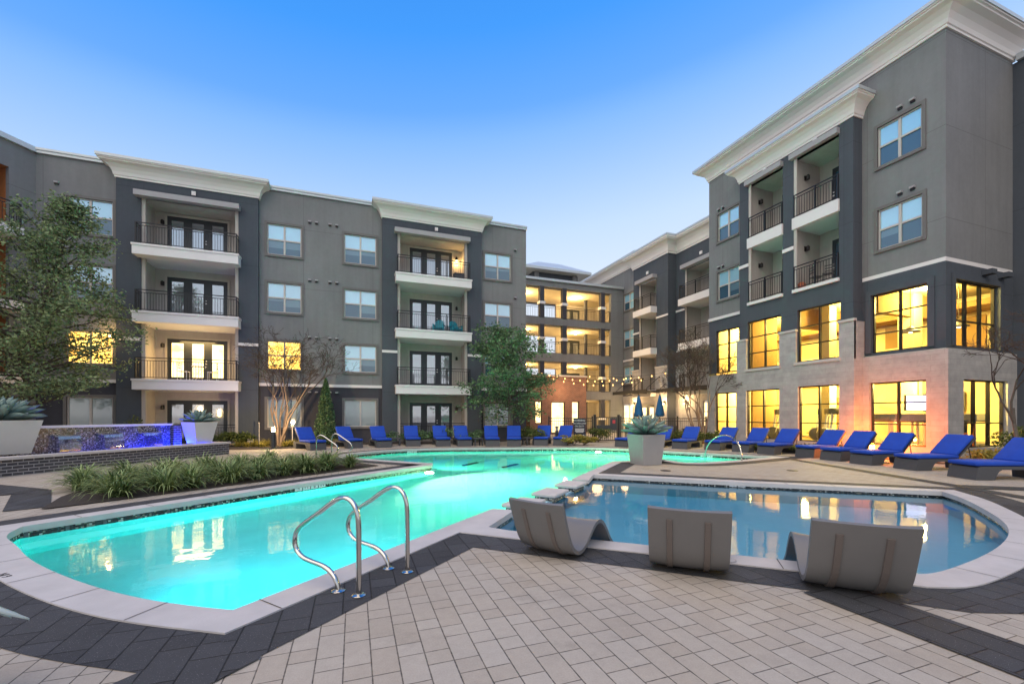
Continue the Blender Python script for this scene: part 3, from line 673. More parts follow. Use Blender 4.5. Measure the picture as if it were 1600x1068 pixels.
pool_light(3.9,8.50,-.67,.74,-.6, 90, GLC, 'added unseen green fill light under the spillway blocks')
pool_light(11.2,12.0,.2,1,-.5, 190, GLC, 'added unseen green fill light under the far edge of the planter island')
pool_light(2.5,14.4,.7,.7,-.5, 190, GLC, 'added unseen green fill light on the far side of the planted peninsula')

# ================================================================= LEFT APARTMENT BUILDING
LB = thing('apartment_building', 'long grey four storey apartment block with two slate balcony bays behind the pool', 'building', (-14.0, 26.7, 0))
L = Fc((0, 26.7), (1, 0), (0, -1))
B1, B2 = (-10.91, -4.82), (1.56, 7.62); O1, O2 = (-9.92, -5.74), (2.43, 6.70)
ZF = [0.06, 3.36, 6.66, 9.92]
cols = [(-12.89, -11.12), (-4.52, -2.75), (-0.52, 1.24), (7.89, 9.68)]
rows = [(0.92, 2.47), (4.08, 5.65), (7.23, 8.85), (10.37, 12.05)]
cols = [(a, b) if i != 1 else (a+.08, b) for i, (a, b) in enumerate(cols)]
wh = [(a, b, c, d) for a, b in cols for c, d in rows]
bayh = [(B1[0], B1[1], -1, 13.5), (B2[0], B2[1], -1, 13.5)]
mb = MB(); L.wall(mb, -14.03, 10.77, 3.34, 14.0, wh+bayh, 0, .14)
mb.box(10.57, 26.705, 3.34, 10.765, 44, 13.99)                                # end wall facing the breezeway
mb.box(-14.02, 26.9, 13.5, 10.56, 44, 13.6)
mb.build('wall', M['grey'], LB, world=True)
for u0, u1 in ((-14.03, B1[0]), (B1[1], B2[0]), (B2[1], 10.77)):
    mb = MB(); L.wall(mb, u0, u1, -.1, 3.18, [h for h in wh if u0 < h[0] < u1], 0, .14)
    if u1 > 10: mb.box(10.57, 26.705, -.1, 10.765, 44, 3.18)
    mb.build('base_wall', M['base'], LB, world=True)
for (b, o) in ((B1, O1), (B2, O2)):
    mb = MB(); L.wall(mb, b[0], b[1], -.1, 13.5, [(o[0], o[1], -1, 12.42)], .25, .24)
    for u in b: mb.quad(L.p(u, 0, -.1), L.p(u, .25, -.1), L.p(u, .25, 13.5), L.p(u, 0, 13.5))
    mb.build('bay_wall', M['dark'], LB, world=True)
    mb = MB(); d = -1.4
    L.rect(mb, o[0], o[1], d, 0, 12.42); [mb.quad(L.p(u, d, 0), L.p(u, .01, 0), L.p(u, .01, 12.42), L.p(u, d, 12.42)) for u in o]
    mb.quad(L.p(o[0], d, 12.42), L.p(o[1], d, 12.42), L.p(o[1], .24, 12.42), L.p(o[0], .24, 12.42))
    # corner boards of the siding
    for u0, u1 in ((o[0]+.002, o[0]+.16), (o[1]-.16, o[1]-.002)): L.box(mb, u0, u1, .01, .20, .06, 12.41)
    L.box(mb, o[0]+.75, o[0]+.8, d, d+.012, .07, 12.3); L.box(mb, o[1]-.55, o[1]-.5, d, d+.012, .07, 12.3)
    mb.build('recess', M['recess'], LB, world=True)
    mb = MB(); L.box(mb, o[0]-.18, o[1]+.10, .252, .62, 12.36, 12.62); mb.build('header', M['header'], LB, world=True)
    for u0, u1 in ((b[0]-.01, o[0]-.005), (o[1]+.005, b[1]+.01)): mb = MB(); L.box(mb, u0, u1, .252, .30, 5.27, 5.42); mb.build('band', M['white'], LB, world=True)
    um = (b[0]+b[1])/2+.15
    mb = MB(); L.box(mb, um-.09, um+.09, .252, .32, 12.85, 13.05); mb.build('alarm_box', M['white'], LB, world=True)
for u0, u1 in ((-14.03, B1[0]-.002), (B1[1]+.002, B2[0]-.002), (B2[1]+.002, 10.80)): mb = MB(); L.box(mb, u0, u1, .003, .06, 3.18, 3.34); mb.build('band', M['white'], LB, world=True)
for u0, u1 in ((-14.03, B1[0]-.25), (B1[1]+.25, B2[0]-.25), (B2[1]+.25, 10.80)): mb = MB(); L.box(mb, u0, u1, -.3, .10, 13.87, 14.0); L.box(mb, u0, u1, -.3, .14, 14.0, 14.1); mb.build('parapet_coping', M['flash'], LB, world=True)
for b in (B1, B2): cornice(LB, [(b[0], 26.7), (b[0], 26.45), (b[1], 26.45), (b[1], 26.7)], 13.20, 14.02, .56)
# balconies, doors, lamps
DX = {0: (-9.38, -6.61), 1: (3.33, 6.06)}
for k, o in enumerate((O1, O2)):
    for f, zf in enumerate(ZF):
        lit = (k == 0 and f == 1)
        french(L, LB, DX[k][0], DX[k][1], zf, zf+2.33, -1.4, 3, 'litdoor' if lit else 'paneD')
        sconce(L, LB, (o[0]+.35) if k == 0 else (o[1]-.35), -1.4, zf+1.95, lit=(k == 1 and f == 3))
        if f == 0:
            railing(L, LB, o[0], o[1], .15, 0.1, 1.0, False); continue
        mb = MB(); L.box(mb, o[0]-.14, o[1]+.12, -1.39, .85, zf-.52, zf-.09); L.box(mb, o[0]-.17, o[1]+.15, -1.38, .89, zf-.09, zf)
        bal = mb.build('balcony', M['white'], LB, world=True)
        railing(L, bal, o[0]-.02, o[1]+.02, .78, zf+.005, 1.05, True, .26)
lamp('doorway_glow', 'AREA', L.p(-8.0, -1.0, 5.6), 60, (1, .62, .22), 1.6, LB, (0, 0, 0))
for i, c in enumerate(cols):
    for j, r in enumerate(rows):
        kind = 'blind' if j == 0 else ('litsash' if (j == 1 and i in (0, 1)) else 'sash')
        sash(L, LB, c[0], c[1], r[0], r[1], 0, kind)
for z in (12.42, 9.15, 5.95): vents(L, LB, (-2.33, -1.98, -1.28, -.92), z)
vents(L, LB, (-2.33, -1.98, -1.28, -.92), 2.86); vents(L, LB, (9.98,), 12.45); vents(L, LB, (9.98,), 9.3); vents(L, LB, (-13.25,), 12.6)
# flood lamp on the corner of the first bay
mb = MB(); L.box(mb, -11.24, -11.1, .003, .12, 5.36, 5.52); fl = mb.build('flood_lamp', M['black'], LB, world=True)
mb = MB(); q = L.p(-11.17, .16, 5.44); mb.x = Matrix.Translation(q); mb.lathe([(.02, -.07), (.06, -.04), (.075, 0), (.06, .04), (.02, .07)], 12); mb.build('bulb', M['bulb'], fl, world=True)
lamp('flood_light', 'POINT', L.p(-11.17, .35, 5.44), 30, (1, .6, .2), .08, fl)
# pendant lights seen through the ground floor doors
for u, z, s in ((-7.9, 1.9, .13), (-7.0, 1.75, .08)):
    mb = MB(); q = L.p(u, -1.3, 0); mb.lathe([(s*.5, z-.22), (s*.6, z-.2), (s*.6, z+.1), (s*.3, z+.16)], 10, (q[0], q[1])); mb.build('pendant_lamp', M['bulb'], LB, world=True)
# the angled wing at the far left
WB = thing('apartment_wing', 'angled grey wing of the apartment block behind the big leafy tree', 'building', (-14.05, 26.6, 0))
wu = Vector((-.545, -.838)); wn = Vector((.838, -.545))
Wf = Fc((-13.97, 26.76), (wu.x, wu.y), (wn.x, wn.y))
mb = MB(); Wf.wall(mb, 0, 10, -.1, 14.0, [(1.0, 4.2, 9.9, 12.7), (1.0, 4.2, 6.6, 9.3), (1.0, 4.2, 3.4, 6.0), (1.0, 4.2, 0.2, 2.7)], 0, .2); mb.build('wall', M['grey'], WB, world=True)
mb = MB(); Wf.box(mb, 0, 10, -.3, .12, 13.87, 14.1); mb.build('parapet_coping', M['flash'], WB, world=True)
for zf, zt in ((9.9, 12.7), (6.6, 9.3), (3.4, 6.0), (.2, 2.7)):
    mb = MB(); Wf.rect(mb, 1.0, 4.2, -1.8, zf, zt); mb.quad(Wf.p(1, -1.8, zf), Wf.p(1, -.2, zf), Wf.p(1, -.2, zt), Wf.p(1, -1.8, zt)); mb.quad(Wf.p(4.2, -1.8, zf), Wf.p(4.2, -.2, zf), Wf.p(4.2, -.2, zt), Wf.p(4.2, -1.8, zt))
    mb.m = 1; mb.quad(Wf.p(1, -1.8, zt-.01), Wf.p(4.2, -1.8, zt-.01), Wf.p(4.2, 0, zt-.01), Wf.p(1, 0, zt-.01)); mb.build('recess', [M['wood'], M['wood']], WB, world=True)
    mb = MB(); Wf.box(mb, .9, 4.3, -1.75, .8, zf-.42, zf); bal = mb.build('balcony', M['white'], WB, world=True); railing(Wf, bal, 1.0, 4.2, .72, zf+.005, 1.05, True, .05)
# ================================================================= RIGHT BUILDING
RB = thing('clubhouse_building', 'tall grey and slate building with stone base and large glowing gym windows', 'building', (19.8, 9.14, 0))
A = Fc((19.8, 0), (0, 1), (-1, 0)); D = Fc((19.25, 0), (0, 1), (-1, 0)); Bf = Fc((0, 9.14), (1, 0), (0, -1)); C = Fc((24.2, 0), (0, 1), (-1, 0))
fw = [(9.82, 11.27, 11.53, 13.12), (9.80, 11.26, 8.2, 9.8)]; sw = [(17.92, 19.39, 11.57, 13.15), (17.90, 19.39, 8.2, 9.8)]
f2, f1 = (9.65, 11.49, 4.10, 6.45), (9.65, 11.50, .42, 2.90)
s2, s1 = (17.95, 19.53, 4.02, 6.45), (18.05, 19.53, .42, 2.87)
b2, b1 = (20.31, 23.19, 4.10, 6.5), (20.63, 23.55, .40, 2.89)
mb = MB(); A.wall(mb, 9.14, 20.06, 7.25, 15.5, fw+sw+[(11.84, 17.39, 7.3, 13.6)], 0, .14); Bf.wall(mb, 19.8, 24.2, 7.25, 15.5, [], 0)
mb.quad((19.8, 20.06, 7.25), (23.2, 20.06, 7.25), (23.2, 20.06, 15.5), (19.8, 20.06, 15.5)); mb.box(19.85, 9.2, 15.2, 26, 20, 15.3)
mb.build('wall', M['grey'], RB, world=True)
mb = MB(); A.wall(mb, 9.14, 11.84, 4.0, 7.1, [f2], 0, .16); Bf.wall(mb, 19.8, 24.2, 4.0, 7.1, [b2], 0, .16); mb.build('base_wall', M['dark'], RB, world=True)
mb = MB(); A.wall(mb, 17.39, 20.06, 4.0, 7.1, [s2], 0, .16)
mb.quad((19.8, 20.06, 0), (23.2, 20.06, 0), (23.2, 20.06, 7.1), (19.8, 20.06, 7.1)); mb.build('base_wall', M['dark'], RB, world=True)
oA, oB = (14.95, 16.82), (12.40, 14.37); dwB, dwA = (12.33, 14.22, 4.03, 6.42), (15.04, 16.91, 3.98, 6.42)
mb = MB(); D.wall(mb, 11.84, 17.39, 3.9, 14.1, [(*oA, 7.36, 13.46), (*oB, 7.36, 13.46), dwB, dwA], 0, .2)
for u in (11.84, 17.39): mb.quad(D.p(u, 0, -.1), D.p(u, -.55, -.1), D.p(u, -.55, 14.1), D.p(u, 0, 14.1))
mb.build('bay_wall', M['dark'], RB, world=True)
# stone facing
mb = MB(); A.wall(mb, 9.02, 11.84, -.1, 3.95, [f1], .12, .25); Bf.wall(mb, 19.68, 24.5, -.1, 3.95, [b1], .12, .25); A.wall(mb, 17.39, 20.1, -.1, 3.9, [s1], .10, .25)
d1, d2 = (12.32, 14.12, .42, 2.90), (15.04, 16.91, .42, 2.87)
D.wall(mb, 11.74, 17.5, -.1, 3.9, [d1, d2], .11, .3)
for u0, u1 in ((11.74, 12.33), (14.22, 15.04), (16.91, 17.5)): D.box(mb, u0, u1, .002, .112, 3.9, 5.45)
for u in (11.74, 17.5): mb.quad(D.p(u, .11, -.1), D.p(u, -.55, -.1), D.p(u, -.55, 5.45), D.p(u, .11, 5.45))
mb.quad((24.5, 9.02, -.1), (24.5, 9.3, -.1), (24.5, 9.3, 3.95), (24.5, 9.02, 3.95))
mb.build('stone_wall', M['stone'], RB, world=True)
mb = MB(); mb.sweep([(19.8, 11.83), (19.8, 9.14), (24.55, 9.14)], [(.003, 3.95), (.17, 3.95), (.19, 4.0), (.19, 4.06), (.003, 4.09)], -1)
mb.build('stone_cap', M['cap'], RB, world=True)
for u0, u1 in ((11.70, 12.36), (14.19, 15.07), (16.88, 17.54)): mb = MB(); D.box(mb, u0, u1, .003, .16, 5.45, 5.55); mb.build('stone_cap', M['cap'], RB, world=True)
for w in (dwB, dwA): mb = MB(); D.box(mb, w[0]-.06, w[1]+.06, .003, .17, w[2]-.14, w[2]-.02); mb.build('stone_sill', M['cap'], RB, world=True)
mb = MB(); mb.sweep([(19.8, 11.83), (19.8, 9.14), (24.25, 9.14)], [(.003, 7.1), (.06, 7.1), (.06, 7.26), (.003, 7.26)], -1); mb.build('band', M['white'], RB, world=True)
mb = MB(); A.box(mb, 17.40, 20.08, .003, .06, 7.1, 7.26); mb.build('band', M['white'], RB, world=True)
mb = MB(); mb.sweep([(19.78, 11.84), (19.25, 11.84), (19.25, 12.39)], [(.003, 9.30), (.05, 9.30), (.05, 9.46), (.003, 9.46)], 1)
mb.build('band', M['white'], RB, world=True)
for u0, u1 in ((14.38, 14.94), (16.83, 17.42)): mb = MB(); D.box(mb, u0, u1, .003, .05, 9.30, 9.46); mb.build('band', M['white'], RB, world=True)
cornice(RB, [(21, 20.06), (19.8, 20.06), (19.8, 9.14), (24.2, 9.14), (24.2, 9.5)], 15.38, 16.2, .64)
cornice(RB, [(19.8, 17.39), (19.25, 17.39), (19.25, 11.84), (19.8, 11.84)], 13.85, 14.65, .5)
for F, ws in ((A, fw+sw),):
    for w in ws: sash(F, RB, *w)
for o, dr in ((oA, (15.25, 16.25)), (oB, (12.45, 13.75))):
    mb = MB(); d = -1.7
    D.rect(mb, o[0], o[1], d, 7.3, 13.46); [mb.quad(D.p(u, d, 7.3), D.p(u, -.02, 7.3), D.p(u, -.02, 13.46), D.p(u, d, 13.46)) for u in o]
    mb.quad(D.p(o[0], d, 13.46), D.p(o[1], d, 13.46), D.p(o[1], 0, 13.46), D.p(o[0], 0, 13.46)); mb.quad(D.p(o[0], d, 7.3), D.p(o[1], d, 7.3), D.p(o[1], 0, 7.3), D.p(o[0], 0, 7.3))
    D.box(mb, o[1]-.14, o[1]-.002, -.02, .03, 7.37, 13.45); mb.build('recess', M['recess'], RB, world=True)
    mb = MB(); D.box(mb, o[0]-.05, o[1]+.12, .003, .22, 13.46, 13.70); mb.build('header', M['header'], RB, world=True)
    for zf, s0 in ((7.4, .14), (10.72, .52)):
        mb = MB(); D.box(mb, o[0]-.03, o[1]+.05, -1.69, .10, zf-s0, zf-.002); bal = mb.build('balcony', M['white'], RB, world=True)
        railing(D, bal, o[0]+.02, o[1]-.02, .03, zf+.005, 1.07, False)
        french(D, RB, dr[0], dr[1], zf, zf+2.3, -1.7, 1 if dr[1]-dr[0] < 1.1 else 2, 'paneD' if o is oA else 'paneL')
        q = Fc((19.25, o[1]), (-1, 0), (0, -1)); sconce(q, RB, -.7, .005, zf+2.0)
    um = (o[0]+o[1])/2; mb = MB(); D.box(mb, um-.09, um+.09, .003, .07, 13.62+.15, 13.62+.3); mb.build('alarm_box', M['white'], RB, world=True)
vents(A, RB, (10.1, 10.5), 13.45); vents(A, RB, (10.1, 10.5), 10.15); vents(A, RB, (19.0, 19.3), 13.42); vents(A, RB, (19.0, 19.3), 10.1)
for u in (22.2, 23.3): mb = MB(); Bf.box(mb, u-.16, u+.16, .003, .3, 6.82, 7.0); mb.build('exhaust_hood', M['dark'], RB, world=True)
# big black-mullioned lit windows
def big(F, h, d, nu, zs, trim=False):
    u0, u1, z0, z1 = h; f = .05; mb = MB(); e0, e1 = d-.2, d-.1
    F.box(mb, u0, u0+f, e0, e1, z0, z1); F.box(mb, u1-f, u1, e0, e1, z0, z1); F.box(mb, u0+f, u1-f, e0, e1, z1-f, z1); F.box(mb, u0+f, u1-f, e0, e1, z0, z0+f)
    for i in range(1, nu): u = u0+(u1-u0)*i/nu; F.box(mb, u-.035, u+.035, e0-.003, e1+.003, z0+f, z1-f)
    for t in zs: z = z0+(z1-z0)*t; F.box(mb, u0+f, u1-f, e0, e1, z-.022, z+.022)
    w = mb.build('picture_window', M['black'], RB, world=True)
    g = MB(); F.rect(g, u0+f, u1-f, d-.15, z0+f, z1-f); g.build('pane', M['clear'], w, world=True)
    if trim:
        t = MB(); F.box(t, u0-.2, u0-.003, .003, .06, z0, z1+.2); F.box(t, u1+.003, u1+.2, .003, .06, z0, z1+.2); F.box(t, u0-.003, u1+.003, .003, .06, z1+.003, z1+.2); t.build('window_trim', M['dark'], w, world=True)
T3 = (.33, .67)
big(A, f2, 0, 2, T3, True); big(A, s2, 0, 2, T3); big(Bf, b2, 0, 3, (.4,), True); big(D, dwB, 0, 2, T3); big(D, dwA, 0, 2, T3)
big(A, f1, .10, 2, T3); big(A, s1, .08, 2, T3); big(Bf, b1, .10, 3, (.36,)); big(D, d1, .1, 2, T3); big(D, d2, .1, 2, T3)
# the lit rooms behind them: two storeys of one deep hall
mb = MB(); X1 = 26.0
for z0, z1 in ((.2, 3.45), (3.85, 6.9)):
    mb.m = 0
    mb.quad((X1, 9.4, z0), (X1, 20, z0), (X1, 20, z1), (X1, 9.4, z1)); mb.quad((20.3, 20, z0), (X1, 20, z0), (X1, 20, z1), (20.3, 20, z1))
    mb.quad((24.15, 9.4, z0), (X1, 9.4, z0), (X1, 9.4, z1), (24.15, 9.4, z1)); mb.quad((20.0, 9.45, z1), (X1, 9.45, z1), (X1, 20, z1), (20.0, 20, z1))
    mb.box(21.6, 14.35, z0, 22.1, 14.85, z1); mb.box(22.8, 11.6, z0, 23.4, 12.2, z1)
    mb.m = 1; mb.quad((20.0, 9.45, z0), (X1, 9.45, z0), (X1, 20, z0), (20.0, 20, z0))
mb.m = 2; mb.box(24.6, 9.6, 6.2, 25.9, 19.9, 6.45); mb.box(20.2, 17.42, .2, 22, 17.55, 6.9); mb.box(20.6, 11.7, 5.9, 25.9, 11.95, 6.88); mb.box(20.6, 15.1, 5.9, 25.9, 15.35, 6.88)
for z in (6.15, 6.5, 3.2): mb.box(25.7, 9.5, z, 25.95, 19.9, z+.12)
mb.box(25.9, 10.6, 4.2, 25.98, 11.9, 6.0); mb.box(25.9, 13.2, 4.0, 25.98, 14.4, 6.1); mb.box(25.9, 15.9, .3, 25.98, 17.2, 2.6)
for i in range(11): mb.box(23.6, 16.9-.28*i, .3+.29*i, 24.9, 17.2-.28*i, .36+.29*i)
mb.m = 0; mb.box(24.0, 12.8, 3.86, 24.1, 19.9, 4.75)
mb.build('room', [M['room'], M['roomf'], M['roomd']], RB, world=True)
for (x, y) in ((22.3, 10.8), (22.3, 13.4), (22.3, 16.2), (22.0, 18.8)):
    for z in (3.38, 6.85):
        m2 = MB(); m2.lathe([(.3, z-.03), (.32, z), (.32, z+.02)], 14, (x, y)); m2.build('ceiling_lamp', M['bulb'], RB, world=True)
        lamp('ceiling_light', 'POINT', (x, y, z-.35), 600 if z < 4 else 560, (1.0, .73, .20), .25, RB)
for x, y, zc in ((21.2, 10.9, 5.0), (21.3, 13.2, 5.2), (21.2, 15.9, 5.3), (22.3, 9.9, 5.1)):
    m2 = MB(); m2.tube([(x, y, 6.88), (x, y, zc+.2)], .012, 6); m2.lathe([(.03, zc+.2), (.10, zc+.16), (.30, zc-.02), (.31, zc-.06), (.29, zc-.06)], 18, (x, y)); pn = m2.build('pendant_lamp', M['gym'], RB, world=True)
    m2 = MB(); m2.x = Matrix.Translation((x, y, zc)); m2.lathe([(.04, -.08), (.09, -.04), (.08, .06), (.03, .1)], 12); m2.build('bulb', M['bulb'], pn, world=True)
# the return wall at the right edge of the picture
mb = MB(); C.wall(mb, -4, 9.4, -.1, 15.3, [], 0); mb.build('side_wall', M['dark'], RB, world=True)
mb = MB(); C.box(mb, -4, 9.0, -.3, .14, 15.3, 15.55); mb.build('parapet_coping', M['flash'], RB, world=True)
vents(C, RB, (8.4,), 13.2); vents(C, RB, (8.4,), 10.0)

# ================================================================= REAR WING (behind the right building)
RW = thing('rear_wing', 'receding grey apartment wing with white balconies between the breezeway and the clubhouse', 'building', (23.3, 20.0, 0))
E = Fc((23.3, 0), (0, 1), (-1, 0)); E2 = Fc((22.95, 0), (0, 1), (-1, 0)); E3 = Fc((23.75, 0), (0, 1), (-1, 0))
rw = [(32.02, 33.72, 11.1, 12.55), (32.02, 33.72, 7.72, 9.27), (32.02, 33.72, 4.45, 5.95)]
rg = [(31.7, 33.9, .15, 2.55)]
mb = MB(); E.wall(mb, 31.7, 42, 5.3, 14.9, rw, 0, .14); mb.quad((23.3, 31.7, 0), (30, 31.7, 0), (30, 31.7, 14.9), (23.3, 31.7, 14.9)); mb.build('wall', M['grey'], RW, world=True)
mb = MB(); E.wall(mb, 31.7, 42, 3.3, 5.3, rw, 0, .14); mb.build('base_wall', M['base'], RW, world=True)
op = (28.78, 30.95); op3 = (23.2, 26.4)
mb = MB(); E2.wall(mb, 27.4, 31.8, 3.4, 14.3, [(*op, 3.5, 12.95)], 0, .2)
for u in (27.4, 31.8): mb.quad(E2.p(u, 0, 0), E2.p(u, -.9, 0), E2.p(u, -.9, 14.3), E2.p(u, 0, 14.3))
E3.wall(mb, 20.1, 27.4, 3.4, 14.3, [(*op3, 3.5, 12.7)], 0, .2); mb.build('bay_wall', M['dark'], RW, world=True)
mb = MB()
E.wall(mb, 31.7, 42, -.1, 3.3, rg, .05, .2); E2.wall(mb, 27.4, 31.8, -.1, 3.4, [(28.9, 30.9, .1, 2.5)], .08, .25); E3.wall(mb, 20.1, 27.4, -.1, 3.4, [(20.8, 24.6, .5, 2.6)], .05, .2)
for F, u0, u1 in ((E2, 30.95, 31.85), (E2, 27.4, 28.78), (E3, 26.4, 27.35)): F.box(mb, u0, u1, .002, .10, 3.4, 5.35)
mb.build('stone_wall', M['stone'], RW, world=True)
mb = MB()
for F, u0, u1 in ((E2, 30.9, 31.9), (E2, 27.35, 28.83), (E3, 26.35, 27.36)): F.box(mb, u0, u1, .003, .15, 5.35, 5.47)
mb.build('stone_cap', M['cap'], RW, world=True)
for F, o, dr in ((E2, op, (29.0, 30.2)), (E3, op3, (23.6, 25.4))):
    mb = MB(); d = -1.5
    F.rect(mb, o[0], o[1], d, 3.5, 12.95); [mb.quad(F.p(u, d, 3.5), F.p(u, -.02, 3.5), F.p(u, -.02, 12.95), F.p(u, d, 12.95)) for u in o]
    mb.quad(F.p(o[0], d, 12.7), F.p(o[1], d, 12.7), F.p(o[1], -.21, 12.7), F.p(o[0], -.21, 12.7)); F.box(mb, o[1]-.16, o[1]-.003, -.03, .03, 3.6, 12.65); mb.build('recess', M['recess'], RW, world=True)
    for zf in (3.6, 7.0, 10.35):
        mb = MB(); F.box(mb, o[0]-.08, o[1]+.10, -1.45, .62, zf-.5, zf); bal = mb.build('balcony', M['white'], RW, world=True)
        railing(F, bal, o[0], o[1], .55, zf+.005, 1.05, True, .03)
        french(F, RW, dr[0], dr[1], zf, zf+2.25, -1.5, 1 if F is E2 else 2, 'paneD')
    mb = MB(); F.box(mb, o[0]-.1, o[1]+.1, .003, .45, 12.66, 12.95); mb.build('header', M['header'], RW, world=True)
    um = (o[0]+o[1])/2; mb = MB(); F.box(mb, um-.12, um+.12, .003, .07, 13.3, 13.52); mb.build('alarm_box', M['white'], RW, world=True)
for w in rw: sash(E, RW, *w)
cornice(RW, [(30, 31.85), (23.3, 31.85), (23.3, 42)][::-1], 14.75, 15.7, .7)
cornice(RW, [(23.3, 31.85), (22.95, 31.85), (22.95, 27.4), (23.9, 27.4)], 14.2, 15.4, .7)
cornice(RW, [(23.75, 27.3), (23.75, 20.1)], 14.2, 15.4, .65)
mb = MB(); E.box(mb, 31.9, 34.6, .003, .06, 6.45, 6.6); E2.box(mb, 30.96, 31.83, .003, .06, 8.55, 8.7); E2.box(mb, 27.37, 28.77, .003, .06, 9.35, 9.5); E3.box(mb, 26.42, 27.38, .003, .06, 9.6, 9.75); mb.build('band', M['white'], RW, world=True)
mb = MB(); E3.box(mb, 26.5, 27.3, .003, .07, 6.5, 6.64); mb.build('band', M['white'], RW, world=True)
sash(E, RW, 31.95, 33.75, .15, 2.5, .05, 'litdoor', False)
french(E2, RW, 28.95, 30.85, .1, 2.45, -.1, 2, 'litcream')
sash(E3, RW, 20.85, 24.55, .55, 2.55, .05, 'litdoor', False)
mb = MB()
for q in range(1, 4): u = 20.85+3.7*q/4; E3.box(mb, u-.03, u+.03, -.07, 0, .6, 2.5)
for z in (1.2, 1.85): E3.box(mb, 20.9, 24.5, -.068, -.01, z-.025, z+.025)
mb.build('window_grille', M['black'], RW, world=True)
# bracketed canopies over the ground floor doors
for u0, u1, F in ((28.0, 32.6, E2), (20.3, 27.8, E3)):
    mb = MB(); F.box(mb, u0, u1, .12, 1.5, 3.42, 3.52); F.box(mb, u0-.03, u1+.03, 1.5, 1.58, 3.34, 3.62)
    for i in range(int(u1-u0)+1): u = u0+.2+i; F.box(mb, u-.03, u+.03, .12, 1.48, 3.34, 3.42)
    cn = mb.build('canopy', M['rail'], RW, world=True)
    for u in (u0+.25, (u0+u1)/2, u1-.25):
        m2 = MB(); m2.tube([F.p(u, 1.45, 3.62), F.p(u, .2, 4.6)], .025, 6); m2.lathe([(.06, 4.55), (.06, 4.65)], 8, F.p(u, .12, 0)[:2]); m2.build('canopy_rod', M['rail'], cn, world=True)
for u in (31.5, 27.6, 26.2):
    F = E2 if u > 27 else E3
    o = sconce(F, RW, u, .12, 2.6, False); mb = MB(); q = F.p(u, .27, 0); mb.lathe([(.03, 2.42), (.07, 2.46), (.07, 2.6), (.03, 2.66)], 8, q[:2]); mb.build('bulb', M['bulb'], o, world=True)
    lamp('lamp_light', 'POINT', F.p(u, .6, 2.7), 75, (1, .62, .28), .1, o)
# ================================================================= BREEZEWAY
BZ = thing('breezeway_building', 'open breezeway block of stacked lit galleries with columns and railings', 'building', (13.0, 33.8, 0))
K = Fc((0, 33.8), (1, 0), (0, -1)); x0, x1 = 10.9, 23.25
mb = MB(); K.box(mb, x0, x1, -.35, 0, 12.6, 13.1)
for za, zb in ((9.35, 9.98), (6.2, 6.95), (2.95, 3.7)): K.box(mb, x0, x1, -.35, 0, za, zb)
K.box(mb, 21.95, x1, -.351, .01, -.1, 12.59); mb.build('wall', M['grey'], BZ, world=True)
mb = MB(); K.box(mb, x0-.2, x1, -.5, .15, 13.1, 13.3); mb.build('parapet_coping', M['flash'], BZ, world=True)
for za, zt, i in ((9.95, 12.62, 0), (6.9, 9.37, 1), (3.65, 6.22, 2), (0.02, 2.97, 3)):
    mb = MB(); mb.m = 0; mb.box(x0, 34.16, zt-.12, x1, 38.6, zt-.002); mb.build('ceiling', M['ceil'], BZ, world=True)
    mb = MB(); mb.box(18.6, 38.3, za, x1, 38.5, zt-.13); mb.box(x1-.2, 34.2, za, x1-.05, 38.3, zt-.13); mb.build('back_wall', M['recess'], BZ, world=True)
    if i < 3: railing(K, BZ, x0, 21.95, -.12, za, 1.05, False, 0, .16, [11.5, 13.4, 15.0, 17.2, 19.5, 21.9])
    for x in (15.1, 17.25, 21.1):
        m2 = MB(); K.box(m2, x-.2, x+.2, -.36, .04, za, zt); m2.build('column', M['base'], BZ, world=True)
        m2 = MB(); K.box(m2, x-.27, x+.27, -.4, .1, za+1.15, za+1.38); m2.build('column_collar', M['white'], BZ, world=True)
    for x in (14.0, 16.6):
        m2 = MB(); m2.box(x-.18, 37.2, za, x+.18, 37.6, zt-.13); m2.build('column', M['cream'], BZ, world=True)
    m2 = MB(); m2.box(20.6, 36.1, za, 20.85, 36.35, zt-.13); m2.build('column', M['base'], BZ, world=True)
    for x in (14.2, 19.4):
        m2 = MB(); m2.lathe([(.12, zt-.26), (.17, zt-.2), (.17, zt-.122)], 12, (x, 35.8)); m2.build('ceiling_lamp', M['bulb'], BZ, world=True)
        lamp('ceiling_light', 'POINT', (x, 35.8, zt-.55), 210 if i == 0 else 170, (1, .66, .26), .15, BZ)
    french(Fc((0, 38.3), (1, 0), (0, -1)), BZ, 19.4, 21.2, za, za+2.1, .003, 2, 'paneD')
mb = MB(); mb.box(15.4, 36.5, 13.0, 20.0, 41, 14.75); mb.build('lantern_wall', M['dark'], BZ, world=True)
mb = MB()
for x in (15.7, 19.6): mb.box(x-.2, 36.25, 13.3, x+.2, 36.49, 14.75)
mb.build('lantern_post', M['grey'], BZ, world=True)
mb = MB(); mb.add([(14.3, 35.6, 14.75), (21.0, 35.6, 14.75), (21.0, 42, 14.75), (14.3, 42, 14.75), (14.3, 35.6, 14.98), (21.0, 35.6, 14.98), (21.0, 42, 14.98), (14.3, 42, 14.98), (16.5, 37.8, 16.2), (18.8, 37.8, 16.2), (18.8, 40, 16.2), (16.5, 40, 16.2)],
    [(0, 1, 2, 3), (0, 1, 5, 4), (1, 2, 6, 5), (2, 3, 7, 6), (3, 0, 4, 7), (4, 5, 9, 8), (5, 6, 10, 9), (6, 7, 11, 10), (7, 4, 8, 11), (8, 9, 10, 11)])
mb.build('lantern_roof', M['flash'], BZ, world=True)
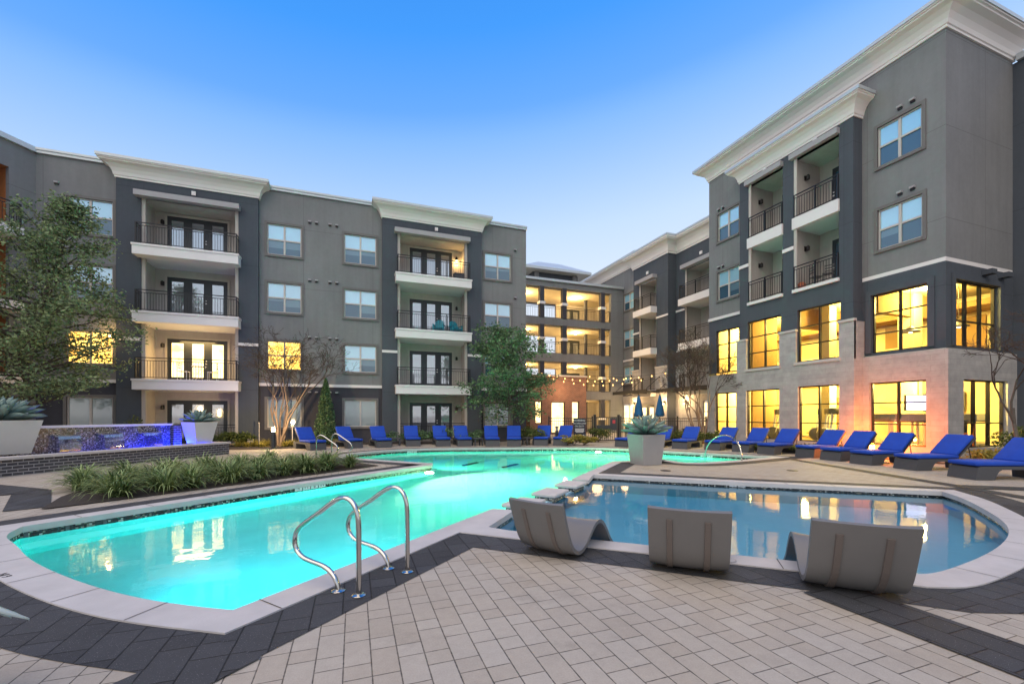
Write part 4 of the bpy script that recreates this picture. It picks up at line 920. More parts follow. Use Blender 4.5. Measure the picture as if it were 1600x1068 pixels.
# brick stair block in front of it
BT = thing('brick_block', 'red brick stair block standing before the breezeway under the string lights', 'building', (13.8, 32.5, 0))
Kb = Fc((0, 32.4), (1, 0), (0, -1)); bh = [(15.35, 16.6, .1, 2.7), (17.25, 17.95, .9, 2.75), (13.9, 14.5, .9, 2.75)]
mb = MB(); Kb.wall(mb, 13.4, 18.6, -.1, 4.8, bh, 0, .25); mb.quad((18.6, 32.4, -.1), (18.6, 33.75, -.1), (18.6, 33.75, 4.8), (18.6, 32.4, 4.8)); mb.quad((13.4, 32.4, 4.8), (18.6, 32.4, 4.8), (18.6, 33.75, 4.8), (13.4, 33.75, 4.8)); mb.quad((13.4, 32.4, -.1), (13.4, 33.75, -.1), (13.4, 33.75, 4.8), (13.4, 32.4, 4.8)); mb.build('brick_wall', M['red'], BT, world=True)
mb = MB(); Kb.box(mb, 13.35, 18.65, -.3, .06, 4.8, 4.92); mb.build('coping', M['cap'], BT, world=True)
for h in bh:
    m2 = MB(); f = .07; a, b, c, d = h; Kb.box(m2, a, a+f, -.22, -.14, c, d); Kb.box(m2, b-f, b, -.22, -.14, c, d); Kb.box(m2, a+f, b-f, -.22, -.14, d-f, d); Kb.box(m2, a+f, b-f, -.22, -.14, c, c+f); w = m2.build('window', M['black'], BT, world=True)
    m2 = MB(); Kb.rect(m2, a+f, b-f, -.2, c+f, d-f); m2.build('pane', M['litcream'], w, world=True)
lamp('brick_light', 'POINT', (16.0, 31.2, 3.6), 50, (1, .62, .3), .2, BT)
# ================================================================= STRING LIGHTS
def string_light(p, q, sag, n, label):
    p, q = Vector(p), Vector(q); t = thing('string_light', label, 'string light', p, 0, 'festoon light strings over the patio')
    pt = lambda s: p.lerp(q, s)+Vector((0, 0, -sag*4*s*(1-s)))
    mb = MB(); mb.tube([pt(i/24) for i in range(25)], .012, 5); mb.build('cable', M['black'], t, world=True)
    for i in range(n):
        c = pt((i+.5)/n)-Vector((0, 0, .11)); b = MB(); b.x = Matrix.Translation(c); b.lathe([(.015, -.065), (.036, -.034), (.043, 0), (.031, .034), (.02, .065)], 8); b.build('bulb', M['bulbS'], t, world=True)
    return t
string_light((14.0, 32.2, 5.15), (22.8, 31.5, 4.95), .5, 13, 'highest string of warm bulbs sagging from the brick block to the rear wing')
string_light((13.6, 31.2, 4.9), (22.8, 29.9, 4.7), .7, 11, 'lowest sagging string of warm bulbs crossing in front of the brick block')
string_light((18.2, 32.1, 5.0), (23.0, 27.0, 5.0), .35, 7, 'short string of warm bulbs running on along the rear wing balconies')
for i in range(3): lamp('festoon_glow', 'POINT', (16.0+2.8*i, 31.0, 4.2), 28, (1, .6, .26), .4, BT)
# ================================================================= POOL FENCE, GATE, SIGN
P0, P1 = Vector((10.9, 23.4)), Vector((19.6, 20.1)); fu = (P1-P0).normalized(); fn = Vector((fu.y, -fu.x))
Ff = Fc((P0.x, P0.y), (fu.x, fu.y), (fn.x, fn.y)); FL = (P1-P0).length
def fence(u0, u1, label):
    a = Vector(Ff.p(u0, 0, 0)); t = thing('pool_fence', label, 'fence', a, 0, 'black metal fence round the pool')
    mb = MB()
    for z in (.12, 1.38): Ff.box(mb, u0, u1, -.018, .018, z, z+.04)
    Ff.box(mb, u0, u1, -.018, .018, 1.22, 1.25); k = int((u1-u0)/.115)
    for i in range(1, k): u = u0+(u1-u0)*i/k; Ff.box(mb, u-.009, u+.009, -.009, .009, .14, 1.40)
    mb.build('picket_panel', M['rail'], t, world=True); n = max(1, round((u1-u0)/2.0))
    for i in range(n+1):
        u = u0+(u1-u0)*i/n; m2 = MB(); Ff.box(m2, u-.035, u+.035, -.035, .035, 0, 1.5); Ff.box(m2, u-.045, u+.045, -.045, .045, 1.5, 1.53); m2.build('post', M['rail'], t, world=True)
g0 = 2.72; g1 = 4.13
fence(0.0, g0-.14, 'black picket fence left of the gate, behind the rules sign'); fence(g1+.14, FL, 'black picket fence right of the gate, behind the agave planter')
gt = thing('pool_gate', 'black metal gate with a solid lock panel and small red notice', 'gate', Ff.p(g0, 0, 0))
mb = MB()
for u in (g0, g1): Ff.box(mb, u-.07, u+.07, -.07, .07, 0, 1.62)
mb.build('gate_post', M['rail'], gt, world=True)
mb = MB(); Ff.box(mb, g0+.09, g1-.09, -.02, .02, .08, .13); Ff.box(mb, g0+.09, g1-.09, -.02, .02, 1.42, 1.48)
for i in range(11): u = g0+.11+(g1-g0-.22)*i/10; Ff.box(mb, u-.01, u+.01, -.01, .01, .13, 1.42)
mb.build('gate_leaf', M['rail'], gt, world=True)
mb = MB(); Ff.box(mb, g0+.09, g1-.09, .022, .04, .72, 1.0); Ff.box(mb, g1-.5, g1-.09, .041, .05, .7, 1.4); mb.build('lock_panel', M['doorf'], gt, world=True)
mb = MB(); Ff.box(mb, g1-.36, g1-.2, .051, .056, 1.1, 1.3); M['notice'] = plain('red_notice', (.45, .05, .06), .5); mb.build('notice', M['notice'], gt, world=True)
def text(body, size, name, mat, parent=None, mtx=None, ext=.002, align='CENTER'):
    cu = bpy.data.curves.new('t', 'FONT'); cu.body = body; cu.size = size; cu.align_x = align; cu.align_y = 'CENTER'; cu.extrude = ext
    o = bpy.data.objects.new('t', cu); COL.objects.link(o); dg = bpy.context.evaluated_depsgraph_get(); dg.update()
    me = bpy.data.meshes.new_from_object(o.evaluated_get(dg)); bpy.data.objects.remove(o); bpy.data.curves.remove(cu)
    if mtx is not None: me.transform(mtx)
    me.materials.clear(); me.materials.append(mat); me.name = name
    t = bpy.data.objects.new(name, me); COL.objects.link(t)
    if parent is not None: t.parent = parent
    return t
sg = thing('rules_sign', 'navy pool rules sign with white lettering on a post left of the gate', 'sign', (*G(905.5, 691), 0), math.atan2(fu.y, fu.x))
mb = MB(); mb.box(-.36, -.02, .32, .36, .012, 1.40); mb.build('panel', M['navy'], sg)
mb = MB(); mb.box(-.03, .013, 0, .03, .06, 1.35); mb.build('post', M['rail'], sg)
RX = Matrix.Rotation(R(90), 4, 'X')
for body, z, s in (('WARNING', 1.28, .135), ('NO LIFEGUARD', 1.11, .105), ('ON DUTY', .95, .12)):
    text(body, s, 'lettering', M['paint'], sg, Matrix.Translation((0, -.024, z)) @ RX)
mb = MB()
for z, w in ((.80, .27), (.735, .25), (.67, .27), (.61, .22), (.43, .27)): mb.box(-w, -.025, z-.016, w, -.021, z+.016)
mb.build('small_print', M['paint'], sg)
# ================================================================= PATIO BEYOND THE FENCE
def umbrella(x, y, h, label):
    t = thing('closed_umbrella', label, 'umbrella', (x, y, 0), 0, 'furled patio umbrellas'); mb = MB()
    mb.tube([(0, 0, .06), (0, 0, h+.02)], .022, 8); mb.build('pole', M['rail'], t)
    mb = MB(); n = 16; prof = [(.035, h), (.07, h-.1), (.12, h-.4), (.19, h-.8), (.235, h-1.12), (.24, h-1.25), (.19, h-1.28)]
    mb.v = [((r*(1+.16*(-1)**k))*math.cos(2*math.pi*k/n), (r*(1+.16*(-1)**k))*math.sin(2*math.pi*k/n), z-(.05 if k % 2 and z < h-1.1 else 0)) for r, z in prof for k in range(n)]
    mb.f = [(i*n+k, i*n+(k+1) % n, (i+1)*n+(k+1) % n, (i+1)*n+k) for i in range(len(prof)-1) for k in range(n)]+[tuple(range(n))]; mb.mi = [0]*len(mb.f); mb.build('canopy', M['umb'], t, True)
    mb = MB(); mb.lathe([(.3, 0), (.3, .04), (.06, .08), (.04, .3)], 14); mb.build('base', M['rail'], t)
    mb = MB(); mb.lathe([(.008, h+.1), (.03, h+.05), (.03, h), (.01, h-.01)], 8); mb.build('finial', M['rail'], t); return t
umbrella(*PD(998, 640, 27.0)[:2], 2.82, 'left furled teal blue umbrella on the patio beyond the fence')
umbrella(*PD(1031, 640, 27.0)[:2], 2.82, 'right furled teal blue umbrella on the patio beyond the fence')
def table_set(px, py, dep, rz, label):
    q = PD(px, py, dep); t = thing('patio_table', label, 'table', (q.x, q.y, 0), rz, 'dark patio tables beyond the fence')
    mb = MB(); mb.box(-.7, -.45, .7, .7, .45, .74); mb.build('tabletop', M['wicker'], t)
    for x in (-.6, .6):
        for y in (-.36, .36): m2 = MB(); m2.box(x-.03, y-.03, 0, x+.03, y+.03, .7); m2.build('leg', M['rail'], t)
def patio_chair(px, dep, rz, label):
    q = PD(px, 640, dep); t = thing('patio_chair', label, 'chair', (q.x, q.y, 0), rz, 'dark patio chairs beyond the fence')
    mb = MB(); mb.box(-.25, -.25, .40, .25, .25, .45); mb.build('seat', M['wicker'], t)
    mb = MB(); mb.box(-.25, .2, .46, .25, .26, .92); mb.build('backrest', M['wicker'], t)
    for x in (-.22, .22):
        for y in (-.22, .22): m2 = MB(); m2.box(x-.02, y-.02, 0, x+.02, y+.02, .4); m2.build('leg', M['rail'], t)
table_set(1085, 640, 27.5, .2, 'dark patio table beyond the fence in front of the lit lobby window'); table_set(1012, 640, 28.3, .1, 'dark patio table between the two furled umbrellas')
for px, dp, rz, lb in ((1062, 27.2, 1.3, 'dark patio chair left of the table by the lit lobby window'), (1103, 27.6, -1.3, 'dark patio chair right of the table by the lit lobby window'), (1040, 28.0, 2.9, 'dark patio chair below the right furled umbrella'), (985, 28.2, 1.4, 'dark patio chair left of the table below the left furled umbrella')): patio_chair(px, dp, rz, lb)

# ================================================================= CHAISES
def make_chaise(label):
    t = thing('chaise_longue', label, 'chaise longue', (0, 0, 0), 0, 'blue cushioned chaises round the pool'); w = .36
    mb = MB(); mb.extrude([(0, .30), (.06, .33), (.62, .33), (.60, .26), (.50, .20), (.44, .10), (.40, 0), (-.06, 0)], -w, w); mb.build('foot_panel', M['wicker'], t)
    mb = MB(); mb.box(.61, -w, .25, 1.30, -w+.05, .33); mb.box(.61, w-.05, .25, 1.30, w, .33); mb.box(.61, -w+.05, .29, 1.30, w-.05, .325); mb.build('side_rail', M['wicker'], t)
    mb = MB(); mb.extrude([(1.30, .33), (1.95, .33), (1.95, .25), (1.30, .25)], -w, -w+.05); mb.extrude([(1.30, .33), (1.95, .33), (1.95, .25), (1.30, .25)], w-.05, w)
    mb.extrude([(1.60, .249), (1.90, .249), (1.98, 0), (1.62, 0)], -w+.001, w-.001); mb.build('rear_base', M['wicker'], t)
    mb = MB(); mb.extrude([(1.20, .335), (1.25, .335), (1.80, .915), (1.76, .945)], -w+.02, w-.02); mb.build('back_panel', M['wicker'], t)
    mb = MB(); mb.tube([(1.68, -.2, .77), (1.78, -.2, .34)], .014, 6); mb.tube([(1.68, .2, .77), (1.78, .2, .34)], .014, 6); mb.build('back_strut', M['rail'], t)
    mb = MB(); mb.rbox(-.05, -w-.01, .338, 1.24, w+.01, .445, .04); soft(mb.build('seat_cushion', M['blue'], t))
    mb = MB(); mb.x = Matrix.Translation((1.17, 0, .385)) @ Matrix.Rotation(-R(46), 4, 'Y'); mb.rbox(0, -w-.01, 0, .80, w+.01, .105, .04); soft(mb.build('back_cushion', M['blue'], t))
    return t
CH = [(-1.53,21.47,117,'blue chaise by the lit bollard, nearest the far handrails'), (0.06,22.09,111,'blue chaise in front of the pyramid shaped evergreen'),
 (1.39,22.04,99,'blue chaise under the ground floor blind window, right of the evergreen'), (2.85,22.43,88,'blue chaise before the left end of the ground floor balcony railing'),
 (4.29,21.9,87,'blue chaise before the middle of the ground floor balcony doors'), (5.31,21.53,85,'blue chaise before the right end of the balcony railing, left of a side table'),
 (6.65,21.04,76,'blue chaise left of the leafy tree trunk, right of a side table'), (7.67,20.66,70,'blue chaise straight before the leafy tree trunk'),
 (9.14,20.61,59,'blue chaise right of the leafy tree, beside the low side table'), (10.08,20.27,51,'blue chaise next to the navy rules sign'),
 (12.56,18.4,25,'blue chaise mostly hidden behind the left edge of the agave planter'), (13.82,17.49,31,'blue chaise half hidden by the right edge of the agave planter'),
 (14.43,16.42,27,'blue chaise before the bare multi-stemmed tree'), (15.3,15.31,17,'blue chaise seen through the arched grab rail'),
 (15.65,14.1,13,'blue chaise just right of the arched grab rail'), (15.73,12.94,7,'blue chaise before the stone pier left of the middle gym window'),
 (16.05,11.55,0,'blue chaise before the middle gym window and stone pilaster'), (15.77,10.43,-3,'blue chaise whose backrest glows orange beside the lamp'),
 (15.47,9.27,-8,'blue chaise before the corner gym window with treadmills'), (15.26,7.95,-17,'large blue chaise before the stone building corner'),
 (14.5,6.35,-21,'nearest blue chaise, cut off by the right picture edge')]
base = None
for x, y, a, lb in CH:
    if base is None: base = make_chaise(lb); base.location = (x, y, .008); base.rotation_euler = (0, 0, R(a))
    else: dup(base, (x, y, .008), R(a), lb)
def side_table(px, py, rz, label):
    x, y = G(px, py); t = thing('side_table', label, 'side table', (x, y, .005), rz, 'low wicker side tables between chaises'); mb = MB()
    mb.box(-.24, -.24, .36, .24, .24, .41); mb.build('tabletop', M['wicker'], t)
    for sx in (-1, 1):
        for sy in (-1, 1): m2 = MB(); m2.box(sx*.2-.03, sy*.2-.03, 0, sx*.2+.03, sy*.2+.03, .36); m2.build('leg', M['wicker'], t)
side_table(746, 696, .1, 'low wicker side table between two chaises left of the leafy tree'); side_table(825, 695, .2, 'low wicker side table right of the leafy tree trunk'); side_table(618, 696, 0, 'low wicker side table between the third and fourth far chaise from the left')
# ================================================================= LEDGE LOUNGERS
def make_lounger(label):
    t = thing('ledge_lounger', label, 'lounger', (0, 0, 0), 0, 'moulded in-pool ledge loungers'); w = .37
    top = [(-.30, .70), (-.20, .44), (-.10, .20), (0.02, .085), (.14, .062), (.27, .11), (.42, .24), (.55, .33), (.68, .345), (.80, .29), (.92, .16), (1.04, .0), (1.2, -.12)]
    P = [Vector(p) for p in top]
    for _ in range(2):
        q = [P[0]]
        for a, b in zip(P, P[1:]): q += [a*.75+b*.25, a*.25+b*.75]
        P = q+[P[-1]]
    th = .046; nrm = []
    for i, p in enumerate(P):
        d = (P[min(i+1, len(P)-1)]-P[max(i-1, 0)]).normalized(); nrm.append(Vector((d.y, -d.x)))
    mb = MB(); rows = 9; n = len(P)
    for side in (0, 1):
        for i, (p, nn) in enumerate(zip(P, nrm)):
            for k in range(rows):
                y = -w+2*w*k/(rows-1); e = 1-(abs(y)/w)**4
                dish = .03*(1-(y/w)**2)*(1 if side == 0 else .6)
                off = dish if side == 0 else th+dish
                q = p+nn*off; mb.v.append((q.x, y, q.y))
    o = n*rows
    for i in range(n-1):
        for k in range(rows-1):
            a = i*rows+k; mb.f.append((a, a+1, a+rows+1, a+rows)); mb.f.append((o+a, o+a+rows, o+a+rows+1, o+a+1))
        a = i*rows; mb.f.append((a, a+rows, o+a+rows, o+a)); b = a+rows-1; mb.f.append((b, o+b, o+b+rows, b+rows))
    mb.f.append(tuple(list(range(rows))+[o+k for k in range(rows-1, -1, -1)])); e0 = (n-1)*rows; mb.f.append(tuple(list(range(e0, e0+rows))+[o+e0+k for k in range(rows-1, -1, -1)]))
    mb.mi = [0]*len(mb.f); soft(mb.build('shell', M['ledge'], t), 50)
    sub = [i for i, p in enumerate(P) if -.275 < p.x < .22]
    for yc in (-.17, .17):
        m2 = MB(); ww = .03
        for i in sub:
            p = P[i]+nrm[i]*(th+.03*.6*(1-(yc/w)**2)); q0 = p-nrm[i]*.004; q1 = p+nrm[i]*.014
            m2.v += [(q0.x, yc-ww, q0.y), (q0.x, yc+ww, q0.y), (q1.x, yc+ww*.8, q1.y), (q1.x, yc-ww*.8, q1.y)]
        m = len(sub)
        for i in range(m-1):
            for k in range(4): m2.f.append((i*4+k, i*4+(k+1) % 4, (i+1)*4+(k+1) % 4, (i+1)*4+k))
        m2.f += [(0, 1, 2, 3), tuple(4*(m-1)+k for k in range(4))]; m2.mi = [0]*len(m2.f); m2.build('back_groove_strip', M['groove_shade'], t)
    m2 = MB(); m2.extrude([(P[0].x-.003+dx, P[0].y-.09+dz) for dx, dz in ((.0, .0), (.035, -.09), (.028, -.093), (-.01, .0))], -.3, .3)
    return t
M['groove_shade'] = plain('groove_shade_resin', (0.13, 0.11, 0.10), 0.45, var=0.08)  # darker strips: shade of the recessed back grooves put into the colour
def place_lounger(c, toward, label, src=None):
    a = math.atan2(toward[1], toward[0])
    if src is None: t = make_lounger(label); t.location = (*c, .02); t.rotation_euler = (0, 0, a); return t
    return dup(src, (*c, .02), a, label)
l1 = place_lounger((2.1, 4.5), (.83, .56), 'taupe ledge lounger nearest the spillway, its curved side profile showing')
place_lounger((3.18, 3.5), (.66, .75), 'middle taupe ledge lounger seen straight from behind', l1)
place_lounger((4.18, 2.57), (.70, .714), 'darkest ledge lounger at the right, leaning, knee hump showing at its left', l1)
l1.scale = (.93, .93, .93)
# ================================================================= HANDRAILS
RP = [(0,0),(0,.34),(0,.62),(.015,.73),(.06,.81),(.13,.85),(.21,.845),(.31,.80),(.47,.69),(.67,.57),(.76,.50),(.80,.41),(.78,.31),(.70,.245),(.57,.22),(.43,.205),(.33,.165),(.26,.09),(.24,0)]
def smooth_path(P, it=2):
    P = [Vector(p) for p in P]
    for _ in range(it):
        q = [P[0]]
        for a, b in zip(P, P[1:]): q += [a*.75+b*.25, a*.25+b*.75]
        P = q+[P[-1]]
    return P
def handrail(loc, rz, label, group, s=1.0, r=.0235):
    t = thing('pool_handrail', label, 'handrail', loc, rz, group); mb = MB()
    mb.tube(smooth_path([(x*s, 0, z*s) for x, z in RP]), r, 12); mb.build('rail_tube', M['steel'], t, True)
    for x in (0, .24*s):
        m2 = MB(); m2.lathe([(.062, 0), (.062, .008), (.045, .018), (.027, .02)], 20, (x, 0)); soft(m2.build('flange', M['steel'], t))
    return t
hg = math.atan2(.694, -.72)
handrail((.04, 4.05, .006), hg, 'shiny steel pool handrail in front, nearer of the near pair', 'near pool handrails')
handrail((.51, 4.49, .006), hg, 'shiny steel pool handrail in front, farther of the near pair', 'near pool handrails')
fa = G(492, 722); fb = G(517, 716)
handrail((*G(494, 719), .0), R(-30), 'left of two small steel handrails behind the lily turf', 'far pool handrails', 1.05)
handrail((*G(518, 714), .0), R(-30), 'right of two small steel handrails behind the lily turf', 'far pool handrails', 1.05)
ga = thing('grab_rail', 'tall arched steel grab rail on the far edge of the planter island', 'handrail', (12.25, 11.35, 0))
mb = MB(); a, b = Vector((*G(1159, 720), 0))-ga.location, Vector((*G(1101, 712, -.1), -.35))-ga.location
mb.tube([a.lerp(b, .5-.5*math.cos(math.pi*i/24))+Vector((0, 0, 1.0*math.sin(math.pi*i/24)**.8)) for i in range(25)], .025, 10); mb.build('rail_tube', M['steel'], ga, True)
m2 = MB(); m2.lathe([(.06, .003), (.06, .012), (.03, .022)], 16, (a.x, a.y)); m2.build('flange', M['steel'], ga)
# ================================================================= DECK LIDS, DEPTH MARKERS
for (px, py), lb in (((1040, 735), 'small dark drain lid on the island deck right of the planter'), ((1238, 735), 'small dark drain lid on the deck beyond the shallow pool')):
    x, y = G(px, py); mb = MB(); mb.lathe([(.14, .003), (.14, .012), (.12, .016)], 18); o = mb.build('drain_lid', M['black']); o.location = (x, y, 0); tag(o, lb, 'drain lid')
x, y = G(1139, 877.5); t = thing('skimmer_lid', 'round pale lid set in the coping right of the middle lounger', 'lid', (x, y, .018)); mb = MB(); mb.lathe([(.075, 0), (.075, .006)], 24); mb.build('lid_rim', M['pot'], t); mb = MB(); mb.lathe([(.062, .006), (.062, .009)], 24); mb.build('lid_plate', M['coping'], t)
def depth_mark(body, p, d, z, n_in, label, size=.10, w=.62, h=.115, digits='ink'):
    """white tile with dark figures on the waterline band; n_in points into the pool"""
    dv = Vector((*d, 0)).normalized(); nv = Vector((*n_in, 0)).normalized(); X = dv
    mt = Matrix((( X.x, 0, nv.x, 0), (X.y, 0, nv.y, 0), (0, 1, 0, 0), (0, 0, 0, 1)))
    t = thing('depth_marker', label, 'depth marker', (p[0], p[1], z)); t.location = Vector((*p, z))+nv*.006
    parts = body.split(' ')
    mb = MB(); mb.x = mt; n = len(parts); xs = [(-w/2+w*(i+.5)/n) for i in range(n)]
    for xc in xs: mb.box(xc-w/n*.44, -h/2, 0, xc+w/n*.44, h/2, .006)
    mb.build('tile_face', M['paint'], t)
    for xc, s in zip(xs, parts): text(s, size, 'lettering', M['ink'], t, mt @ Matrix.Translation((xc, 0, .008)), .001)
def on_edge(px, py, a, b, z=-.075):
    r = ray(px, py); a, b = Vector(a), Vector(b); e = b-a; det = r.x*(-e.y)+e.x*r.y
    t = (a.x*(-e.y)+e.x*a.y)/det; return (r.x*t, r.y*t)
ed = ((-1.27,10.92),(2.30,13.76)); depth_mark('4 FT 6 IN', on_edge(485, 760, *ed), (3.57, 2.84), -.078, (.62,-.78), 'white 4 FT 6 IN depth tiles below the lily turf coping', .105, .80)
depth_mark('3 FT 6 IN', on_edge(639, 708, (1.64,20.35),(3.62,20.6)), (1.98,.25), -.075, (.1,-1), 'white depth tiles on the far pool wall before the ground floor balcony', .12, .78)
depth_mark('3 FT 6 IN', on_edge(877, 707, (7.14,19.6),(10.3,18.75)), (3.16,-.85), -.075, (-.26,-.96), 'white depth tiles on the far pool wall left of the rules sign', .12, .80)
depth_mark('3 FT', on_edge(1104, 714, (12.75,15.6),(14.6,12.6)), (1.85,-3), -.075, (-.85,-.52), 'white depth tiles behind the arched grab rail', .12, .5)
depth_mark('18 IN', on_edge(1152, 756.5, (5.95,10.05),(8.8,7.53)), (.75,-.66), -.06, (-.66,-.75), 'white depth tiles on the far wall of the shallow pool', .07, .36, .075)
dk = thing('deck_depth_marking', 'dark depth lettering on the pale coping at the left picture edge', 'depth marking', (-3.35, 5.74, .0185))
text('4 FT', .10, 'lettering', M['ink'], dk, Matrix.Rotation(R(132), 4, 'Z') @ Matrix.Translation((-.08, .05, .001)), .001); text('6 IN', .10, 'lettering', M['ink'], dk, Matrix.Rotation(R(132), 4, 'Z') @ Matrix.Translation((-.08, -.08, .001)), .001)
# ================================================================= PLANTERS AND AGAVES
def planter(name, label, x, y, z, h, rt, rb, sides, rz, mat):
    t = thing(name, label, 'planter', (x, y, z), rz, 'tapered planters'); k = [2*math.pi*(i+.5)/sides for i in range(sides)]
    mb = MB(); rings = [(rb, 0), (rt, h), (rt-.05, h), (rt-.09, h-.09)]
    for r, zz in rings: mb.v += [(r*math.cos(a), r*math.sin(a), zz) for a in k]
    n = sides; mb.f = [(i*n+j, i*n+(j+1) % n, (i+1)*n+(j+1) % n, (i+1)*n+j) for i in range(3) for j in range(n)]+[tuple(range(n-1, -1, -1))]; mb.mi = [0]*len(mb.f); o = mb.build('pot', mat, t)
    mb = MB(); mb.v = [((rt-.075)*math.cos(a), (rt-.075)*math.sin(a), h-.06) for a in k]; mb.f = [tuple(range(n))]; mb.mi = [0]; mb.build('potting_soil', M['soil'], t); return t
def agave(label, x, y, z, R0, n, seed, flat=.25):
    rg = random.Random(seed); mb = MB()
    for i in range(n):
        f = i/(n-1); az = i*2.39996+rg.uniform(-.15, .15); el = flat+(1.45-flat)*f**1.1+rg.uniform(-.06, .06); Ln = R0*(1.0-.35*f)*rg.uniform(.9, 1.08); wd = Ln*.165*(1-.25*f)
        ca, sa = math.cos(az), math.sin(az); segs = 8; rows = []
        p = Vector((.05*ca*(1-f), .05*sa*(1-f), .02+.1*f)); ang = el
        for s in range(segs+1):
            u = s/segs; wv = wd*(.62+1.1*u-.2*u*u)*(1-u**3.2)**.8 if u < 1 else 0
            ang2 = el-.55*u*u*(1-f)+.12*u
            rows.append((p.copy(), wv, ang2)); p = p+Vector((ca*math.cos(ang2), sa*math.cos(ang2), math.sin(ang2)))*Ln/segs
        sd = Vector((-sa, ca, 0)); o = len(mb.v)
        for q, wv, an in rows:
            up = Vector((-ca*math.sin(an), -sa*math.sin(an), math.cos(an)))
            mb.v += [tuple(q-sd*wv+up*wv*.45), tuple(q+up*0-up*.012), tuple(q+sd*wv+up*wv*.45), tuple(q-up*(.012+wv*.35))]
        for s in range(segs):
            a = o+4*s; mb.f += [(a, a+1, a+5, a+4), (a+1, a+2, a+6, a+5), (a+2, a+3, a+7, a+6), (a+3, a, a+4, a+7)]
    mb.mi = [0]*len(mb.f); o = mb.build('agave_plant', M['agave'], None, True); o.location = (x, y, z); return tag(o, label, 'agave', 'agaves in planters')
planter('square_planter', 'big grey tapered planter on the island between the pools', 8.93, 11.72, .006, .97, .61, .49, 4, R(-1), M['pot'])
agave('large blue green agave filling the grey planter on the island', 8.93, 11.72, .93, .84, 44, 3)
# ================================================================= FOUNTAIN
fA, fB = Vector(G(0, 745)), Vector(G(358, 709)); fd = (fB-fA).normalized(); fA = fA-fd*3.0; fnrm = Vector((fd.y, -fd.x)); FLn = (fB-fA).length
FN = thing('wall_fountain', 'raised black brick fountain basin with blue lit mosaic wall and three spouts', 'fountain', (fA.x, fA.y, 0))
Fo = Fc((fA.x, fA.y), (fd.x, fd.y), (fnrm.x, fnrm.y)); WD = 1.45; ht = .43
mb = MB(); Fo.box(mb, 0, FLn, -.28, 0, 0, ht); Fo.box(mb, 0, FLn, -WD-.3, -WD, 0, ht); Fo.box(mb, FLn-.28, FLn, -WD, -.28, 0, ht); Fo.box(mb, 0, .28, -WD, -.28, 0, ht); mb.build('brick_basin', M['bbrick'], FN, world=True)
mb = MB(); Fo.box(mb, -.05, FLn+.05, -.33, .05, ht, ht+.07); Fo.box(mb, FLn-.34, FLn+.05, -WD-.3, -.331, ht, ht+.07); mb.build('basin_cap', M['coping'], FN, world=True)
mb = MB(); Fo.rect(mb, .28, FLn-.28, -.28, .3, .3); mb.quad(Fo.p(.28, -.28, .33), Fo.p(FLn-.28, -.28, .33), Fo.p(FLn-.28, -WD, .33), Fo.p(.28, -WD, .33))
M['fwater'] = clear_glass('fountain_water', .3, (.25, .3, .6)); mb.build('basin_water', M['fwater'], FN, world=True)
mb = MB(); mb.quad(Fo.p(.28, -.28, .1), Fo.p(FLn-.28, -.28, .1), Fo.p(FLn-.28, -WD, .1), Fo.p(.28, -WD, .1)); mb.build('basin_floor', M['fmos'], FN, world=True)
wl = WD-.02; wu0, wu1 = .3, FLn-1.25
mb = MB(); Fo.box(mb, wu0, wu1, -wl-.3, -wl+.0, ht-.3, 1.20); mb.build('mosaic_wall', M['fmos'], FN, world=True)
mb = MB(); Fo.box(mb, wu0-.04, wu1+.04, -wl-.34, -wl+.05, 1.20, 1.27); mb.build('wall_cap', M['white'], FN, world=True)
mb = MB(); Fo.box(mb, wu1+.002, wu1+.32, -wl-.3, -wl+.12, ht-.3, 1.20); mb.build('end_pier', M['bbrick'], FN, world=True)
def fu_at(px, py, d):
    r = ray(px, py); o = Fo.o+Fo.N*d; e = Fo.U; det = r.x*(-e.y)+e.x*r.y; t = (o.x*(-e.y)+e.x*o.y)/det; u = (r.x*t-o.x)/e.x if abs(e.x) > .3 else (r.y*t-o.y)/e.y; return u, EYE+r.z*t
for px0, px1 in ((82, 120), (154, 186), (217, 247)):
    a, _ = fu_at(px0, 678, -wl+.0); b, _ = fu_at(px1, 676, -wl+.0)
    mb = MB(); Fo.box(mb, a, b, -wl, -wl+.16, .93, .955); Fo.box(mb, a-.02, a, -wl, -wl+.16, .93, .99); Fo.box(mb, b, b+.02, -wl, -wl+.16, .93, .99); sp = mb.build('scupper', M['pot'], FN, world=True)
    m2 = MB(); prev = None
    pts = [(.16, .957), (.2, .93), (.23, .85), (.255, .7), (.27, .52), (.28, .33)]
    for (d0, z0), (d1, z1) in zip(pts, pts[1:]): m2.quad(Fo.p(a+.02, -wl+d0, z0), Fo.p(b-.02, -wl+d0, z0), Fo.p(b-.02, -wl+d1, z1), Fo.p(a+.02, -wl+d1, z1))
    m2.build('water_sheet', M['sheet'], sp, world=True)
for q, e in (((fu_at(150, 690, -wl+.35)[0]), 14), ((fu_at(235, 688, -wl+.35)[0]), 90), ((fu_at(284, 688, -wl+.35)[0]), 260)):
    mb = MB(); c = Fo.p(q, -wl+.45, .12); mb.x = Matrix.Translation(c); mb.lathe([(.07, 0), (.07, .06), (.05, .07)], 12); mb.build('underwater_lamp', M['led'], FN, world=True)
    lamp('blue_light', 'POINT', Fo.p(q, -wl+.42, .28), e, (.02, .05, 1), .05, FN)
p2 = Vector(Fo.p(FLn-.68, -.72, 0)); planter('square_planter', 'white square planter lit blue on one side at the right end of the fountain', p2.x, p2.y, ht+.071, .82, .62, .42, 4, R(46.5), M['potW'])
agave('blue green agave in the planter at the right end of the fountain', p2.x, p2.y, ht+.84, .66, 40, 5)
q = PD(2, 690, 12.2); planter('square_planter', 'large pale square planter at the left picture edge beside the mosaic wall', q.x, q.y, ht+.071, .95, .88, .62, 4, R(49), M['potW'])
